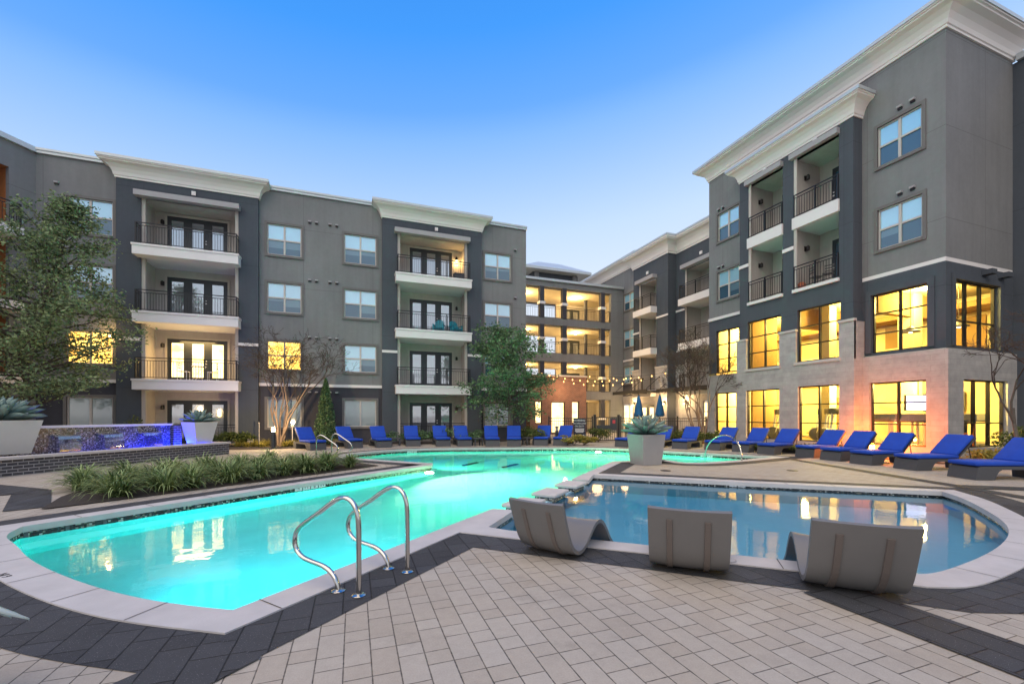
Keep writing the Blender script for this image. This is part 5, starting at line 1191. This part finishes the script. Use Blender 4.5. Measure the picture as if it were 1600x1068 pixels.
agave('blue green agave in the planter at the left picture edge', q.x, q.y, ht+.95, .95, 44, 6)
q = PD(-215, 985, 2.1); planter('square_planter', 'pale planter just outside the lower left picture corner', q.x, q.y, 0, .38, .42, .3, 4, .3, M['potW'])
def blade(p, qd, L, w):   # a lone agave leaf tip
    pass
mb = MB()
for tip, w, dz in (((46, 968), .03, .02), ((18, 965), .028, .05), ((-30, 950), .03, .1), ((-60, 1010), .03, .05)):
    a = Vector((q.x, q.y, .42)); e = Vector((*G(*tip, .45), .45+dz*0)); sd = (e-a).cross(Vector((0, 0, 1))).normalized(); o = len(mb.v); n = 10
    for s in range(n+1):
        u = s/n; c = a.lerp(e, u)+Vector((0, 0, .16*math.sin(math.pi*u))); wv = .055*(1-u**4)**.6 if u < 1 else .004
        mb.v += [tuple(c-sd*wv), tuple(c-Vector((0, 0, .018*(1-u)+.004))), tuple(c+sd*wv), tuple(c+Vector((0, 0, .012)))]
    for s in range(n):
        b = o+4*s; mb.f += [(b, b+1, b+5, b+4), (b+1, b+2, b+6, b+5), (b+2, b+3, b+7, b+6), (b+3, b, b+4, b+7)]
    mb.f.append((o+4*n, o+4*n+1, o+4*n+2, o+4*n+3))
mb.mi = [0]*len(mb.f); M['agaveP'] = leafmat('pale_agave_leaf', (.38, .45, .42), (.55, .62, .58), .05, .4, 3); tag(mb.build('agave_plant', M['agaveP'], None, True), 'pale agave leaf tips reaching in at the lower left corner', 'agave', 'agaves in planters')
# ================================================================= GARDEN LAMPS AND FITTINGS
def bollard(x, y, label, e, col, h=.95, lit=True):
    t = thing('bollard_light', label, 'bollard light', (x, y, 0), 0, 'bollard lights'); mb = MB(); mb.lathe([(.09, 0), (.09, h-.22)], 16); mb.build('post', M['doorf'], t)
    mb = MB(); mb.lathe([(.078, h-.22), (.078, h-.05)], 16); mb.build('lens', M['bulb'] if lit else M['pot'], t); mb = MB(); mb.lathe([(.1, h-.05), (.1, h-.02), (.05, h+.03)], 16); mb.build('cap', M['doorf'], t)
    if lit: l = lamp('bollard_lamp', 'POINT', (0, 0, h+.12), e, col, .08); l.parent = t
bx, by = G(427, 700.5); bollard(bx, by, 'brightly lit bollard beside the bare crape myrtle', 190, (1, .66, .32), 1.02)
bx, by = PD(870, 660, 24.0)[:2]; bollard(bx, by, 'unlit greenish bollard between the two chaises left of the sign', 0, (1, 1, 1), .95, False)
bx, by = 18.55, 10.75; bollard(bx, by, 'orange glowing bollard by the stone wall behind the chaises', 330, (1, .18, .008), .5)
for px, py, dp, lb, sx in ((1*391, 692, 22.2, 'round pale garden speaker left of the lit bollard', .13), (584, 690, 24.0, 'round pale garden speaker right of the third far chaise', .13)):
    q = PD(px, py-4, dp); mb = MB(); mb.x = Matrix.Rotation(R(70), 4, 'X') @ Matrix.Identity(4); mb.lathe([(.08, -.14), (.14, -.1), (.15, 0), (.13, .03), (.1, .02), (.09, 0)], 18); o = mb.build('garden_speaker', M['pot'], None, True); o.location = (q.x, q.y, .3); tag(o, lb, 'speaker')
x, y = G(311, 759.5); t = thing('garden_speaker', 'round grey stone-like speaker at the bed edge in the lily turf', 'speaker', (x, y, .12)); mb = MB(); mb.x = Matrix.Rotation(R(75), 4, 'X') @ Matrix.Rotation(R(20), 4, 'Y'); mb.lathe([(.06, -.14), (.115, -.1), (.125, -.02), (.118, .02), (.09, .035), (.0, .04)], 22); soft(mb.build('housing', plain('speckled_stone', (.24, .21, .20), .8, var=.4, scale=50), t), 60)
for px, lb in ((405, 'thin pale riser pipe left of the lit bollard'), (457, 'thin pale riser pipe right of the bare crape myrtle')):
    q = PD(px, 680, 22.4); mb = MB(); mb.tube([(0, 0, 0), (0, 0, 1.15)], .022, 8); mb.tube([(0, 0, 1.15), (0, 0, 1.22)], .035, 8); o = mb.build('riser_pipe', M['frame']); o.location = (q.x, q.y, 0); tag(o, lb, 'pipe')
# ================================================================= BALCONY FURNITURE
def adirondack(u, z, rz, label):
    p = L.p(u, -.25, z); t = thing('adirondack_chair', label, 'chair', p, rz, 'teal adirondack chairs on the balcony')
    mb = MB(); mb.extrude([(-.35, .36), (.15, .22), (.15, .19), (-.35, .33)], -.27, .27); mb.build('seat', M['teal'], t)
    mb = MB(); n = 7
    for i in range(n):
        y = -.26+.52*i/(n-1); hh = .95-.25*(y/.26)**2*.5; mb.extrude([(.12, .2), (.12+.42*(hh-.2)*.8, hh), (.14+.42*(hh-.2)*.8, hh), (.15, .2)], y-.034, y+.034)
    mb.build('backrest', M['teal'], t)
    for y in (-.31, .31): m2 = MB(); m2.box(-.36, y-.05, .52, .3, y+.05, .55); m2.box(-.33, y-.03, 0, -.25, y+.03, .52); m2.extrude([(-.3, .3), (-.3, .36), (.42, .06), (.38, 0)], y-.02, y+.02); m2.build('arm_frame', M['teal'], t)
adirondack(5.0, 6.67, R(70), 'left teal adirondack chair on the third floor balcony'); adirondack(6.05, 6.67, R(105), 'right teal adirondack chair on the third floor balcony')
p = L.p(6.15, .2, 9.93); t = thing('wicker_basket', 'dark square basket on the lit top balcony', 'basket', p); mb = MB(); mb.box(-.3, -.2, 0, .3, .2, .42); mb.build('box', M['wicker'], t); mb = MB(); mb.box(-.32, -.22, .421, .32, .22, .47); mb.build('lid', M['wicker'], t)
def folding_chair(F, u, d, z, rz, label, mat, group):
    t = thing('balcony_chair', label, 'chair', F.p(u, d, z), rz, group); mb = MB(); mb.box(-.2, -.2, .43, .2, .2, .46); mb.build('seat', mat, t)
    mb = MB(); [mb.box(-.2, .19, zz, .2, .21, zz+.06) for zz in (.6, .72, .84)]; mb.build('backrest', mat, t)
    for x in (-.19, .19):
        m2 = MB(); m2.tube([(x, .2, .92), (x, .2, 0)], .014, 6); m2.build('leg', mat, t); m2 = MB(); m2.tube([(x, -.19, .43), (x, -.19, 0)], .014, 6); m2.build('leg', mat, t)
folding_chair(L, -8.15, .25, 3.37, 1.5, 'pale folding chair at the left of the table on the lit balcony', M['white'], 'folding chairs on the lit balcony'); folding_chair(L, -6.9, .25, 3.37, -1.5, 'pale folding chair at the right of the table on the lit balcony', M['white'], 'folding chairs on the lit balcony')
t = thing('balcony_table', 'small round table between two folding chairs on the lit balcony', 'table', L.p(-7.5, .25, 3.37)); mb = MB(); mb.lathe([(.32, .7), (.33, .72), (.32, .735)], 18); mb.build('tabletop', M['white'], t)
for s in (-1, 1): m2 = MB(); m2.tube([(-.24, s*.2, 0), (.24, s*.2, .7)], .013, 6); m2.tube([(.24, s*.21, 0), (-.24, s*.21, .7)], .013, 6); m2.build('leg', M['white'], t)
for u, rz, lb in ((13.7, 1.2, 'dark chair at the left of the clubhouse balcony'), (13.15, -1.2, 'dark chair at the right of the clubhouse balcony')): folding_chair(D, u, -.5, 7.41, rz, lb, M['gym'], 'dark chairs on the clubhouse balcony')
mb = MB(); mb.lathe([(.1, 0), (.16, .1), (.17, .25), (.1, .33)], 14); o = mb.build('clay_pot', plain('terracotta', (.42, .13, .07), .8)); o.location = D.p(14.2, -.25, 7.41); tag(o, 'terracotta pot at the left end of the clubhouse balcony', 'pot')
# ================================================================= GYM
def treadmill(label):
    t = thing('treadmill', label, 'treadmill', (0, 0, 0), 0, 'treadmills behind the gym windows')
    mb = MB(); mb.rbox(-.9, -.4, .05, .8, .4, .24, .05, 2); mb.build('deck', M['gym'], t)
    for y in (-.38, .38):
        m2 = MB(); m2.tube([(.55, y, .2), (.75, y, 1.15)], .045, 8); m2.tube([(.72, y, 1.05), (.2, y, 1.0)], .03, 8); m2.build('upright', M['gymw'], t)
    mb = MB(); mb.x = Matrix.Translation((.78, 0, 1.25)) @ Matrix.Rotation(R(-25), 4, 'Y'); mb.rbox(-.07, -.45, -.14, .05, .45, .2, .04, 2); mb.build('console', M['gym'], t)
    mb = MB(); mb.x = Matrix.Translation((.78, 0, 1.25)) @ Matrix.Rotation(R(-25), 4, 'Y'); mb.box(-.075, -.2, 0, -.071, .2, .17); mb.build('display', M['gymw'], t); return t
def elliptical(label):
    t = thing('elliptical_trainer', label, 'elliptical trainer', (0, 0, 0), 0, 'elliptical trainers behind the gym windows')
    mb = MB(); mb.box(-.8, -.06, .03, .7, .06, .12); mb.box(-.8, -.3, 0, -.7, .3, .08); mb.box(.6, -.3, 0, .7, .3, .08); mb.build('base_frame', M['gymw'], t)
    mb = MB(); mb.x = Matrix.Translation((.45, 0, .45)) @ Matrix.Rotation(R(90), 4, 'X'); mb.lathe([(.3, -.1), (.34, -.06), (.34, .06), (.3, .1)], 20); mb.build('flywheel_cover', M['gym'], t)
    mb = MB(); mb.tube([(.45, 0, .7), (.35, 0, 1.5)], .05, 8); mb.build('mast', M['gymw'], t); mb = MB(); mb.rbox(.22, -.2, 1.42, .4, .2, 1.7, .03, 2); mb.build('console', M['gym'], t)
    for y in (-.28, .28):
        m2 = MB(); m2.tube([(.42, y, .5), (.25, y, 1.2), (.1, y, 1.55), (-.02, y, 1.6)], .025, 8); m2.build('handle', M['gymw'], t); m2 = MB(); m2.box(-.55, y-.08, .3, -.1, y+.08, .35); m2.tube([(-.5, y, .32), (.45, y, .45)], .03, 6); m2.build('pedal', M['gym'], t)
    return t
tm = treadmill('treadmill behind the left pane of the corner gym window'); tm.location = (21.4, 11.1, .21); tm.rotation_euler = (0, 0, R(200))
dup(tm, (21.5, 10.1, .21), R(200), 'treadmill behind the right pane of the corner gym window'); dup(tm, (22.6, 9.95, .21), R(200), 'treadmill behind the left pane of the end gym window')
dup(tm, (23.1, 11.3, .21), R(200), 'treadmill standing deeper in the room behind the corner gym window')
for x, y, lb in ((20.75, 10.55, 'treadmill close to the glass between the two panes of the corner gym window'), (21.2, 11.95, 'treadmill at the left edge of the corner gym window'), (21.9, 12.9, 'treadmill deeper in the room behind the middle gym window'), (24.6, 10.4, 'treadmill near the back wall seen in the end gym window')): dup(tm, (x, y, .21), R(200), lb)
el = elliptical('elliptical trainer behind the middle gym window, right pane'); el.location = (20.9, 12.8, .21); el.rotation_euler = (0, 0, R(160))
dup(el, (21.2, 13.8, .21), R(150), 'elliptical trainer behind the middle gym window, left pane'); dup(el, (20.75, 13.35, .21), R(170), 'elliptical trainer close to the glass at the middle mullion of the middle gym window'); dup(el, (22.3, 14.9, .21), R(120), 'elliptical trainer deeper in the room beside the room column'); dup(el, (21.3, 16.5, .21), R(140), 'elliptical trainer at the left pane of the gym window left of the stone pier'); dup(el, (20.9, 15.6, .21), R(150), 'elliptical trainer in the gym window left of the stone pier')
for x, y, z, w, lb in ((25.8, 12.0, 2.2, 1.5, 'dark wall mounted screen behind the corner gym window'),):
    t = thing('wall_screen', lb, 'television', (x, y, z)); mb = MB(); mb.box(-.05, -w/2, -.45, .05, w/2, .45); mb.build('casing', M['gym'], t); mb = MB(); mb.box(-.056, -w/2+.05, -.4, -.052, w/2-.05, .4); mb.build('display', M['doorf'], t)
q = (21.9, 11.0, 2.1); t = thing('wall_screen', 'bright hanging television in the end gym window', 'television', q, R(-20)); mb = MB(); mb.box(-.55, -.04, -.33, .55, .04, .33); mb.build('casing', M['gym'], t); mb = MB(); mb.box(-.52, -.046, -.3, .52, -.042, .3); mb.build('display', M['screen'], t); mb = MB(); mb.tube([(0, 0, .33), (0, 0, 1.2)], .025, 6); mb.build('ceiling_mount', M['gym'], t)
t = thing('dumbbell_rack', 'rack of dark dumbbells behind the end gym window', 'rack', (21.5, 9.85, .21)); mb = MB(); [mb.box(-.8, -.2, z, .8, .2, z+.04) for z in (.3, .7, 1.1)]; mb.box(-.82, -.2, 0, -.78, .2, 1.2); mb.box(.78, -.2, 0, .82, .2, 1.2); mb.build('frame', M['gym'], t)
for z in (.34, .74, 1.14):
    for i in range(6):
        m2 = MB(); m2.x = Matrix.Translation((-.62+.25*i, 0, z+.09)) @ Matrix.Rotation(R(90), 4, 'X'); m2.lathe([(.085, -.17), (.085, -.06), (.02, -.055), (.02, .055), (.085, .06), (.085, .17)], 10); o = m2.build('dumbbell', M['gym']); o.location = t.location; tag(o, 'small dark dumbbell on the rack behind the end gym window', 'dumbbell', 'dumbbells on the gym rack')

# ================================================================= TREES AND PLANTS
def leaf_mesh(name, pts, size, mat, parent, seed=0, up=.3, aspect=.5, var=.4):
    """many separate leaf quads (diamond folded) around the given points"""
    rg = np.random.default_rng(seed); n = len(pts); pts = np.asarray(pts, float)
    a = rg.normal(size=(n, 3)); a[:, 2] = a[:, 2]*.6-.15; a /= np.linalg.norm(a, axis=1)[:, None]
    b = rg.normal(size=(n, 3)); b[:, 2] += up; b -= a*(a*b).sum(1)[:, None]; b /= np.linalg.norm(b, axis=1)[:, None]
    s = size*(1+rg.uniform(-var, var, n))[:, None]
    v = np.stack([pts-a*s, pts+b*s*aspect, pts+a*s, pts-b*s*aspect], 1).reshape(-1, 3)
    me = bpy.data.meshes.new(name); f = np.arange(4*n).reshape(-1, 4)
    me.from_pydata(v.tolist(), [], f.tolist()); me.materials.append(mat); me.update()
    o = bpy.data.objects.new(name, me); COL.objects.link(o)
    if parent is not None: o.parent = parent
    return o
def wander(p, d, L, n, jit, rg, lift=0.0):
    pts = [p.copy()]
    for _ in range(n):
        d = (d+Vector((rg.gauss(0, jit), rg.gauss(0, jit), rg.gauss(0, jit)+lift))).normalized(); p = p+d*L/n; pts.append(p.copy())
    return pts, d
def leafy_tree(name, label, x, y, H, z0, Rmax, shape, nlat, leaf, mat, seed, trunk_r=.16, dens=26, bark='bark', rise=.25, sig=.16, lean=(0, 0), stems=1):
    rg = random.Random(seed); t = thing(name, label, 'tree', (x, y, 0), 0); tr = MB(); br = MB(); pts = []
    for sidx in range(stems):
        d0 = Vector((lean[0]+(rg.uniform(-.25, .25) if stems > 1 else 0), lean[1]+(rg.uniform(-.25, .25) if stems > 1 else 0), 1)).normalized()
        path, _ = wander(Vector((0, 0, 0)), d0, H*.97, 12, .05, rg, .03); tr.tube(path, [trunk_r*(1-i/12.6)+.008 for i in range(13)], 9)
        for k in range(nlat//stems):
            f = (k+rg.random())/(nlat//stems); z = z0+(H-z0)*f*.98; fi = min(11.99, z/H*12); i = int(fi); p = path[i].lerp(path[min(12, i+1)], fi-i)
            az = k*2.39996+rg.uniform(-.5, .5); Ln = Rmax*shape(f)*rg.uniform(.72, 1.12)
            if Ln < .12: continue
            d = Vector((math.cos(az), math.sin(az), rise+.55*f+rg.uniform(-.15, .15))).normalized(); n = max(3, int(Ln/.35))
            bp, _ = wander(p, d, Ln, n, .13, rg, -.01); br.tube(bp, [max(.007, .018*Ln**.8*(1-j/(n+.6))) for j in range(n+1)], 5, False)
            for j in range(1, n+1):
                for _ in range(3 if j > n*.4 else 2):
                    if j < n*.25 and rg.random() < .6: continue
                    dd = Vector((rg.gauss(0, 1), rg.gauss(0, 1), rg.gauss(.1, .55))).normalized(); tl = (.28+.20*Ln*(1-j/(n+2)))*rg.uniform(.6, 1.25)
                    tp, _ = wander(bp[j], dd, tl, 3, .25, rg); br.tube(tp, [.008, .006, .005, .003], 4, False)
                    for _ in range(dens):
                        q = tp[rg.randint(1, 3)]; pts.append((q.x+rg.gauss(0, sig), q.y+rg.gauss(0, sig), q.z+rg.gauss(0, sig*.7)))
    tr.build('trunk', M[bark], t, True); br.build('branches', M['twig'], t, True, recalc=False)
    leaf_mesh('crown', pts, leaf, M[mat], t, seed); return t
def bare_tree(name, label, x, y, H, spread, stems, seed, r0=.06, bark='myrtle', depth=5, split=.34, specks=True, tilt=None):
    rg = random.Random(seed); t = thing(name, label, 'tree', (x, y, 0), 0); tr = MB(); tw = MB(); tips = []
    def grow(p, d, L, r, lev):
        n = 4 if lev < 3 else 3; path, d2 = wander(p, d, L, n, .09+.03*lev, rg, .02)
        (tr if lev < 2 else tw).tube(path, [max(.0065, r*(1-.4*i/n)) for i in range(n+1)], 7 if lev < 2 else 4, False)
        if lev >= depth: tips.append(path[-1]); return
        k = 2 if lev == 0 else rg.choice((2, 3, 3))
        for _ in range(k):
            e = Vector((rg.gauss(0, 1), rg.gauss(0, 1), rg.gauss(0, .5))); e = (d2+e*spread*(.42+.12*lev)).normalized(); e.z = max(e.z, -.05)
            q = path[-1] if rg.random() < .6 else path[-2]; grow(q, e.normalized(), L*rg.uniform(.58, .82), r*.58, lev+1)
    for s in range(stems):
        a = 2*math.pi*s/stems+rg.uniform(-.4, .4); d = Vector((math.cos(a)*.22, math.sin(a)*.22, 1)) if tilt is None else Vector(tilt)
        grow(Vector((math.cos(a)*.1, math.sin(a)*.1, 0)), d.normalized(), H*split, r0*rg.uniform(.8, 1.1), 0)
    tr.build('trunk', M[bark], t, True, recalc=False); tw.build('twigs', M['twig'], t, True, recalc=False)
    if specks: leaf_mesh('seed_pods', [tuple(p+Vector((rg.gauss(0, .03), rg.gauss(0, .03), 0))) for p in tips for _ in range(2)], .028, M['bark'], t, seed)
    return t
cone = lambda f: (1-f)**.75*(.55+.45*min(1, f*5))
dome = lambda f: math.sqrt(max(0, 1-(f*1.02)**2.1))*(.62+.38*min(1, f*4))
q = PD(34, 650, 16.5); leafy_tree('leafy_tree', 'big loose crowned grey green tree at the left before the balconies, behind the fountain', q.x, q.y, 10.6, 1.9, 4.6, cone, 86, .066, 'oak', 4, .15, 19, sig=.16)
q = PD(797, 650, 24.3); leafy_tree('leafy_tree', 'dense dark green tree in the middle before the apartment corner', q.x, q.y, 6.6, 1.4, 3.0, dome, 52, .078, 'live', 9, .13, 17, sig=.17)
q = PD(437, 650, 22.3); bare_tree('crape_myrtle', 'bare multi-stemmed crape myrtle with pale trunks lit by the bollard', q.x, q.y, 6.7, .52, 6, 5, .062, depth=6, split=.30)
q = PD(1096, 650, 24.0); bare_tree('crape_myrtle', 'bare brown multi-stemmed crape myrtle at the slate corner right of the umbrellas', q.x, q.y, 6.2, .36, 6, 8, .055, depth=6, split=.30)
q = PD(1604, 650, 12.4); bare_tree('bare_tree', 'bare dark branched tree at the right picture edge before the stone corner', q.x, q.y, 5.4, .60, 3, 21, .075, 'bark', 6, .34, False)
# evergreen pyramid
q = PD(509, 650, 23.7); t = thing('pyramid_evergreen', 'narrow pyramid shaped evergreen between two ground floor windows', 'shrub', (q.x, q.y, 0)); rg = random.Random(2); pts = []
for _ in range(6500):
    z = 3.55*rg.random()**1.25; rr = .66*(1-z/3.6)**.75*(.6+.4*min(1, z*2)); a = rg.random()*6.283; k = rg.random()**.4*(1+.12*math.sin(a*5+z*4)); pts.append((rr*k*math.cos(a), rr*k*math.sin(a), z+.06))
mb = MB(); mb.tube([(0, 0, 0), (0, 0, 3.3)], [.05, .01], 7); mb.build('trunk', M['bark'], t); leaf_mesh('foliage', pts, .055, M['live'], t, 3)
# rounded shrubs
def shrub(px, dep, h, r, label, mat='hedge', n=1100, seed=1, group='shrubs in the planting beds', leaf=.055):
    q = PD(px, 650, dep); t = thing('shrub', label, 'shrub', (q.x, q.y, 0), 0, group); rg = random.Random(seed*7+int(px)); pts = []; mb = MB(); lobes = [(rg.gauss(0, r*.42), rg.gauss(0, r*.35), h*rg.uniform(.4, .72), rg.uniform(.35, .6)) for _ in range(7)]
    for a in lobes: mb.tube([(0, 0, 0), (a[0]*.5, a[1]*.5, a[2]*.5), (a[0], a[1], a[2])], [.014, .009, .005], 5)
    for _ in range(n):
        a = rg.choice(lobes); d = Vector((rg.gauss(0, 1), rg.gauss(0, 1), rg.gauss(0, 1))).normalized()*(rg.random()**.4)*a[3]; pts.append((a[0]+d.x*r, a[1]+d.y*r, max(.03, a[2]+d.z*h*.5)))
    mb.build('stems', M['twig'], t); leaf_mesh('foliage', pts, leaf, M[mat], t, seed); return t
SH = [(648, 24.0, .85, .8, 'dark shrub below the left part of the ground floor balcony railing', 'live'), (684, 23.9, .95, .9, 'dark shrub below the middle of the ground floor balcony railing', 'live'), (738, 23.8, .9, .8, 'dark shrub below the right part of the ground floor balcony railing', 'live'),
 (604, 24.3, .7, .7, 'low shrub right of the third far chaise', 'live'), (838, 23.6, 1.0, .95, 'yellow green shrub right of the leafy tree trunk', 'hedge'), (822, 24.3, 1.1, .9, 'yellow green shrub tight behind the leafy tree trunk', 'hedge'), (897, 22.6, .62, .6, 'golden low shrub below the navy rules sign', 'gold'), (912, 22.9, .5, .5, 'golden low shrub beside the left gate post', 'gold'),
 (935, 25.5, .95, .9, 'olive shrub seen through the gate', 'hedge'), (1056, 23.2, .85, .9, 'green shrub behind the chaises left of the bare crape myrtle', 'hedge'), (1076, 23.4, .8, .8, 'green shrub at the foot of the bare brown crape myrtle', 'hedge'), (1112, 22.6, .95, .8, 'rounded green shrub before the left edge of the clubhouse', 'hedge'),
 (1190, 18.7, .5, .6, 'low olive shrub under the second gym window', 'hedge'), (1262, 17.6, .5, .7, 'low olive shrub under the left half of the middle gym window', 'hedge'), (1292, 17.2, .48, .6, 'low olive shrub under the right half of the middle gym window', 'hedge'),
 (1592, 14.6, 1.35, .75, 'bright green shrub at the right picture edge by the stone wall', 'hedge'), (1560, 13.6, .62, .7, 'straggly low shrub before the end gym window', 'gold'), (352, 21.8, .9, .8, 'shrub half hidden by the right end of the fountain', 'hedge'), (372, 22.2, .8, .7, 'low shrub before the slate bay left of the speaker', 'hedge'),
 (208, 20.0, 1.6, .6, 'tall thin shrub behind the mosaic fountain wall', 'hedge')]
for i, s in enumerate(SH): shrub(s[0], s[1], s[2], s[3], s[4], s[5], seed=i+1)
# grass-like clumps
def clump_mesh(n, L, w, seed, droop=.9, spread=.5):
    rg = random.Random(seed); v = []; f = []
    for _ in range(n):
        az = rg.random()*6.283; el = rg.uniform(.5, 1.5); Ln = L*rg.uniform(.65, 1.1); p = Vector((rg.gauss(0, .06), rg.gauss(0, .06), 0)); sd = Vector((-math.sin(az), math.cos(az), 0)); o = len(v); S = 5
        for s in range(S+1):
            u = s/S; ww = w*(1-u**2.5)*.5+.0008; an = el-droop*2.0*u*u
            tw = Vector((0, 0, 1))*ww*.3*rg.uniform(-1, 1); v += [tuple(p-sd*ww-tw), tuple(p+sd*ww+tw)]; p = p+Vector((math.cos(az)*math.cos(an), math.sin(az)*math.cos(an), math.sin(an)))*Ln/S
        for s in range(S): f.append((o+2*s, o+2*s+1, o+2*s+3, o+2*s+2))
    me = bpy.data.meshes.new('grass_clump'); me.from_pydata(v, [], f); me.update(); return me
turf = [clump_mesh(220, .92, .027, 30+i, 1.05) for i in range(3)]; goldm = [clump_mesh(170, .48, .016, 40+i, .5) for i in range(2)]
for m in turf: m.materials.append(M['turf'])
for m in goldm: m.materials.append(M['gold'])
def clump(me, x, y, s, rz, name, label, cat, group, z=.02):
    o = bpy.data.objects.new(name, me); COL.objects.link(o); o.location = (x, y, z); o.scale = (s, s, s*.88); o.rotation_euler = (0, 0, rz); return tag(o, label, cat, group)
rg = random.Random(5); k = 0
front = [Vector(p) for p in ((-4.45, 10.15), (-3.05, 11.3), (-1.5, 12.6), (.25, 14.05))]
def along(P, s):
    L_ = [(b-a).length for a, b in zip(P, P[1:])]; s *= sum(L_)
    for a, b, l in zip(P, P[1:], L_):
        if s <= l: return a.lerp(b, s/l)
        s -= l
    return P[-1]
TL = 'strappy dark green lily turf clump in the bed beside the long pool edge'
for row, n, back in ((0, 9, 0.1), (1, 8, .9), (2, 8, 1.7), (3, 7, 2.4)):
    for i in range(n):
        p = along(front, (i+.5+rg.uniform(-.15, .15))/n)+Vector((-.66, .75))*(back+.1)
        if row > 1 and i > n-2: continue
        clump(turf[k % 3], p.x, p.y, rg.uniform(.74, .94), rg.random()*6.28, 'lily_turf', TL, 'ornamental grass', 'lily turf clumps in the poolside bed'); k += 1
for i, (px, dp) in enumerate(((372, 21.6), (385, 21.4), (398, 21.8), (409, 21.4), (416, 21.9), (446, 21.7), (455, 22.1), (464, 21.9), (472, 22.4), (486, 22.6), (498, 22.8), (522, 23.1))):
    p = PD(px, 690, dp); clump(goldm[i % 2], p.x, p.y, rg.uniform(.8, 1.1), rg.random()*6, 'golden_sedge', 'golden sedge tuft in the bed lit by the bollard', 'ornamental grass', 'golden grass tufts round the lit bollard')
for i, (px, dp) in enumerate(((1500, 14.2), (1525, 13.8), (1545, 13.2))):
    p = PD(px, 690, dp); clump(goldm[i % 2], p.x, p.y, .8, i, 'golden_sedge', 'dry golden sedge tuft in the bed before the end gym window', 'ornamental grass', 'dry grass tufts by the stone corner')
